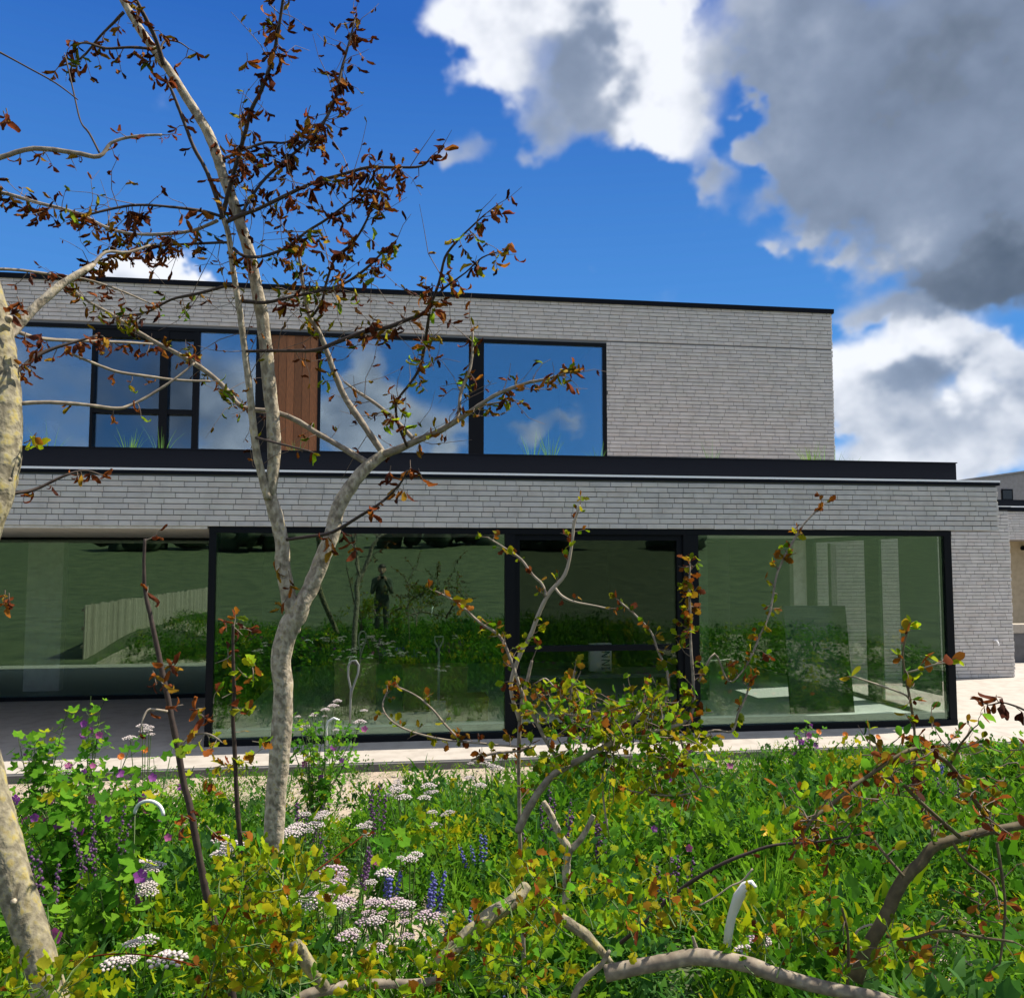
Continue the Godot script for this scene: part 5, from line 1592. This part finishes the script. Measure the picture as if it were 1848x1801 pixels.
func build_cover() -> void:
	var n := FastNoiseLite.new()
	n.frequency = 0.5
	n.seed = 4
	for kind in 3:
		var tf := []
		var cols := []
		for i in [15500, 5200, 6600][kind]:
			var z := -rnd(2.4, 9.5)
			var half := -z * 0.62 + 1.3
			var x := -z * 0.147 + rnd(-half, half)
			if i % 5 == 1:
				z = -rnd(0.0, 9.4)
				x = rnd(-6.2, 10.8)
				if absf(x + z * 0.147) < -z * 0.6:
					continue
			if i % 8 == 0:
				z = rnd(-2.4, 2.9)
				x = rnd(-5.5, 6.0)
			if n.get_noise_2d(x * 5.0 - 80.0, z * 5.0) < -0.30 and rng.randf() < 0.8:
				continue
			if rng.randf() < bare(x, z) * 1.5 or (z < -9.0 and rng.randf() < 0.5):
				continue
			var v := n.get_noise_2d(x * 2.0, z * 2.0)
			if kind == 1 and x < 0.8 and v < 0.1:
				continue
			if kind == 2 and x > 2.0 and v < 0.0:
				continue
			var s := rnd(0.7, 1.5) * (1.0 + v * 0.7) * (1.25 if x > 0.8 else 1.0)
			if z < -7.4:
				s *= lerpf(1.0, 0.5, smoothstep(-7.4, -8.8, z))
			tf.append(Transform3D(Basis(Vector3.UP, rnd(0, TAU)).scaled(Vector3(s, s * rnd(0.8, 1.7), s)), Vector3(x, ground_y(x, z) - 0.01, z)))
			var patch := n.get_noise_2d(x * 3.1 + 50.0, z * 3.1) + rnd(-0.12, 0.12)
			var fam: String = "lime" if patch > 0.33 else ("blue_green" if patch < -0.2 else "green")
			var c: Array = M.leaf_colours[fam][rng.randi() % 4]
			cols.append(Color(c[0], c[1], c[2]) * 1.32)
		var mm := MultiMesh.new()
		mm.transform_format = MultiMesh.TRANSFORM_3D
		mm.use_colors = true
		mm.mesh = sprig(kind)
		mm.instance_count = tf.size()
		for i in tf.size():
			mm.set_instance_transform(i, tf[i])
			mm.set_instance_color(i, cols[i])
		var o := MultiMeshInstance3D.new()
		o.name = ["leafy_ground_cover", "grassy_ground_cover", "round_leaf_ground_cover"][kind]
		o.multimesh = mm
		o.material_override = M.leaf_many
		o.set_meta("kind", "stuff")
		add_child(o, true)
		tag(o, ["low leafy green cover spread between the flowers of the bed", "grassy green blades spread mostly over the right half of the bed", "low round leaved cover spread mostly over the left half of the bed"][kind], "ground cover")
	# loose pebbles on the bare soil
	var st := mb(true)
	blob(st, Vector3.ZERO, Vector3(0.012, 0.008, 0.010), 4, 6, 0.5)
	st.generate_normals()
	var tf := []
	for i in 9000:
		var z := -rnd(2.6, 9.5)
		var x := -z * 0.147 + rnd(-1, 1) * (-z * 0.6 + 0.3)
		if rng.randf() < bare(x, z) + 0.12:
			var s := rnd(0.5, 1.7)
			tf.append(Transform3D(Basis(Vector3(rnd(-1, 1), 1, rnd(-1, 1)).normalized(), rnd(0, TAU)).scaled(Vector3.ONE * s), Vector3(x, ground_y(x, z) + 0.004, z)))
	var mm := MultiMesh.new()
	mm.transform_format = MultiMesh.TRANSFORM_3D
	mm.use_colors = true
	mm.mesh = st.commit()
	mm.instance_count = tf.size()
	for i in tf.size():
		mm.set_instance_transform(i, tf[i])
		var t := rnd(0.22, 0.55)
		mm.set_instance_color(i, Color(t, t * rnd(0.82, 0.95), t * rnd(0.7, 0.9)))
	var o := MultiMeshInstance3D.new()
	o.name = "gravel_stones"
	o.multimesh = mm
	var pm := mat("stones_many", Color.WHITE, 0.9)
	pm.vertex_color_use_as_albedo = true
	o.material_override = pm
	o.set_meta("kind", "stuff")
	add_child(o, true)
	tag(o, "loose tan gravel lying on the bare patches of the bed", "gravel")


# ---------------------------------------------------------------- the person taking the picture, mirrored in the glazing
func flesh(bones: Array, k: float, cell: float) -> SurfaceTool:
	# tapered capsules joined by a smooth minimum and meshed as surface nets
	var lo := Vector3.ONE * 99.0
	var hi := Vector3.ONE * -99.0
	for b: Array in bones:
		for q in 2:
			lo = lo.min(b[q] - Vector3.ONE * (b[2 + q] + cell * 2.0))
			hi = hi.max(b[q] + Vector3.ONE * (b[2 + q] + cell * 2.0))
	var n := Vector3i(((hi - lo) / cell).ceil()) + Vector3i.ONE
	var f := PackedFloat32Array()
	f.resize(n.x * n.y * n.z)
	f.fill(9.0)
	for b: Array in bones:
		var r: float = maxf(b[2], b[3]) + cell * 2.0 + k
		var a0 := Vector3i(((b[0].min(b[1]) - lo - Vector3.ONE * r) / cell).floor()).clamp(Vector3i.ZERO, n - Vector3i.ONE)
		var a1 := Vector3i(((b[0].max(b[1]) - lo + Vector3.ONE * r) / cell).ceil()).clamp(Vector3i.ZERO, n - Vector3i.ONE)
		var ab: Vector3 = b[1] - b[0]
		var inv := 1.0 / maxf(ab.length_squared(), 1e-9)
		for z in range(a0.z, a1.z + 1):
			for y in range(a0.y, a1.y + 1):
				for x in range(a0.x, a1.x + 1):
					var p := lo + Vector3(x, y, z) * cell
					var t := clampf((p - b[0]).dot(ab) * inv, 0.0, 1.0)
					var d := p.distance_to(b[0] + ab * t) - lerpf(b[2], b[3], t)
					var i := (z * n.y + y) * n.x + x
					var h := clampf(0.5 + 0.5 * (f[i] - d) / k, 0.0, 1.0)
					f[i] = lerpf(f[i], d, h) - k * h * (1.0 - h)
	var st := mb(true)
	var at_cell := {}
	var step: Array[int] = [1, n.x, n.x * n.y]
	for z in n.z - 1:
		for y in n.y - 1:
			for x in n.x - 1:
				var i := (z * n.y + y) * n.x + x
				var sum := Vector3.ZERO
				var c := 0
				for e in 12:
					var ax := e / 4
					var o1 := (ax + 1) % 3
					var o2 := (ax + 2) % 3
					var base := i + (step[o1] if e & 1 else 0) + (step[o2] if e & 2 else 0)
					var u := f[base]
					var v := f[base + step[ax]]
					if (u < 0.0) != (v < 0.0):
						var q := Vector3(x, y, z)
						q[o1] += 1.0 if e & 1 else 0.0
						q[o2] += 1.0 if e & 2 else 0.0
						q[ax] += u / (u - v)
						sum += q
						c += 1
				if c:
					at_cell[i] = lo + sum / c * cell
	for i: int in at_cell:
		for ax in 3:
			var o1: int = step[(ax + 1) % 3]
			var o2: int = step[(ax + 2) % 3]
			if (f[i] < 0.0) != (f[i + step[ax]] < 0.0) and at_cell.has(i - o1) and at_cell.has(i - o2) and at_cell.has(i - o1 - o2):
				if f[i] < 0.0:
					quad(st, at_cell[i - o1 - o2], at_cell[i - o2], at_cell[i], at_cell[i - o1])
				else:
					quad(st, at_cell[i - o1 - o2], at_cell[i - o1], at_cell[i], at_cell[i - o2])
	return st


func build_person() -> void:
	var g := ground_y(0.0, 0.45)
	var o := thing("person", "person in a dark jacket holding up a phone, mirrored dimly in the large left pane", "person", Vector3(-0.02, g, 0.50))
	var bones := [
		[Vector3(0, 0.98, 0), Vector3(0, 1.22, 0), 0.155, 0.15], [Vector3(-0.13, 1.38, 0), Vector3(0.13, 1.38, 0), 0.095, 0.095], [Vector3(0, 1.2, 0), Vector3(0, 1.4, 0), 0.15, 0.13],
		[Vector3(0, 1.44, 0), Vector3(0, 1.56, -0.01), 0.06, 0.055]]
	for s: float in [-1.0, 1.0]:
		bones.append([Vector3(0.09 * s, 0.94, 0), Vector3(0.105 * s, 0.50, -0.01), 0.10, 0.07])
		bones.append([Vector3(0.105 * s, 0.50, -0.01), Vector3(0.11 * s, 0.08, 0.02), 0.068, 0.05])
		bones.append([Vector3(0.11 * s, 0.045, 0.03), Vector3(0.13 * s, 0.035, -0.15), 0.048, 0.04])
		bones.append([Vector3(0.19 * s, 1.39, 0), Vector3(0.23 * s, 1.12, -0.10), 0.062, 0.05])
		bones.append([Vector3(0.23 * s, 1.12, -0.10), Vector3(0.09 * s, 1.40, -0.28), 0.048, 0.036])
	obj("body", flesh(bones, 0.04, 0.022), M.cloth_dark, o)
	var head := [[Vector3(0, 1.66, 0.01), Vector3(0, 1.69, 0.0), 0.095, 0.092], [Vector3(0, 1.60, -0.04), Vector3(0, 1.63, -0.03), 0.055, 0.07], [Vector3(0, 1.645, -0.10), Vector3(0, 1.625, -0.115), 0.010, 0.014], [Vector3(-0.088, 1.63, 0.0), Vector3(-0.088, 1.66, 0.0), 0.014, 0.016], [Vector3(0.088, 1.63, 0.0), Vector3(0.088, 1.66, 0.0), 0.014, 0.016], [Vector3(-0.02, 1.585, -0.088), Vector3(0.02, 1.585, -0.088), 0.008, 0.008]]
	obj("head", flesh(head, 0.02, 0.010), M.skin, o)
	obj("hair", flesh([[Vector3(0, 1.70, 0.03), Vector3(0, 1.71, 0.0), 0.098, 0.092], [Vector3(0, 1.62, 0.05), Vector3(0, 1.70, 0.04), 0.07, 0.09]], 0.02, 0.012), M.hair, o)
	for s: float in [-1.0, 1.0]:
		var eye := mb(true)
		blob(eye, Vector3(0.032 * s, 1.66, -0.088), Vector3(0.012, 0.008, 0.008), 5, 8)
		obj("eye", eye, M.ink, o)
		var w := Vector3(0.09 * s, 1.40, -0.28)
		var hand := [[w, w + Vector3(-0.01 * s, 0.05, -0.02), 0.026, 0.034], [w + Vector3(0.0, 0.03, -0.0), w + Vector3(-0.03 * s, 0.055, 0.03), 0.013, 0.010]]
		for q in 4:
			var k := w + Vector3(-0.006 * s, 0.045 + 0.020 * q, -0.035)
			hand.append([k, k + Vector3(-0.028 * s, 0.004, -0.012), 0.0095, 0.009])
			hand.append([k + Vector3(-0.028 * s, 0.004, -0.012), k + Vector3(-0.04 * s, 0.004, 0.006 - 0.002 * q), 0.009, 0.0075])
		obj("hand", flesh(hand, 0.008, 0.006), M.skin, o)
	var ph := mb()
	bx(ph, -0.075, 0.075, -0.036, 0.036, -0.004, 0.004)
	var p := obj("phone", ph, M.frame)
	p.position = Vector3(-0.02, g + 1.475, 0.19)
	tag(p, "dark phone held up sideways by the person in the dark jacket", "phone")
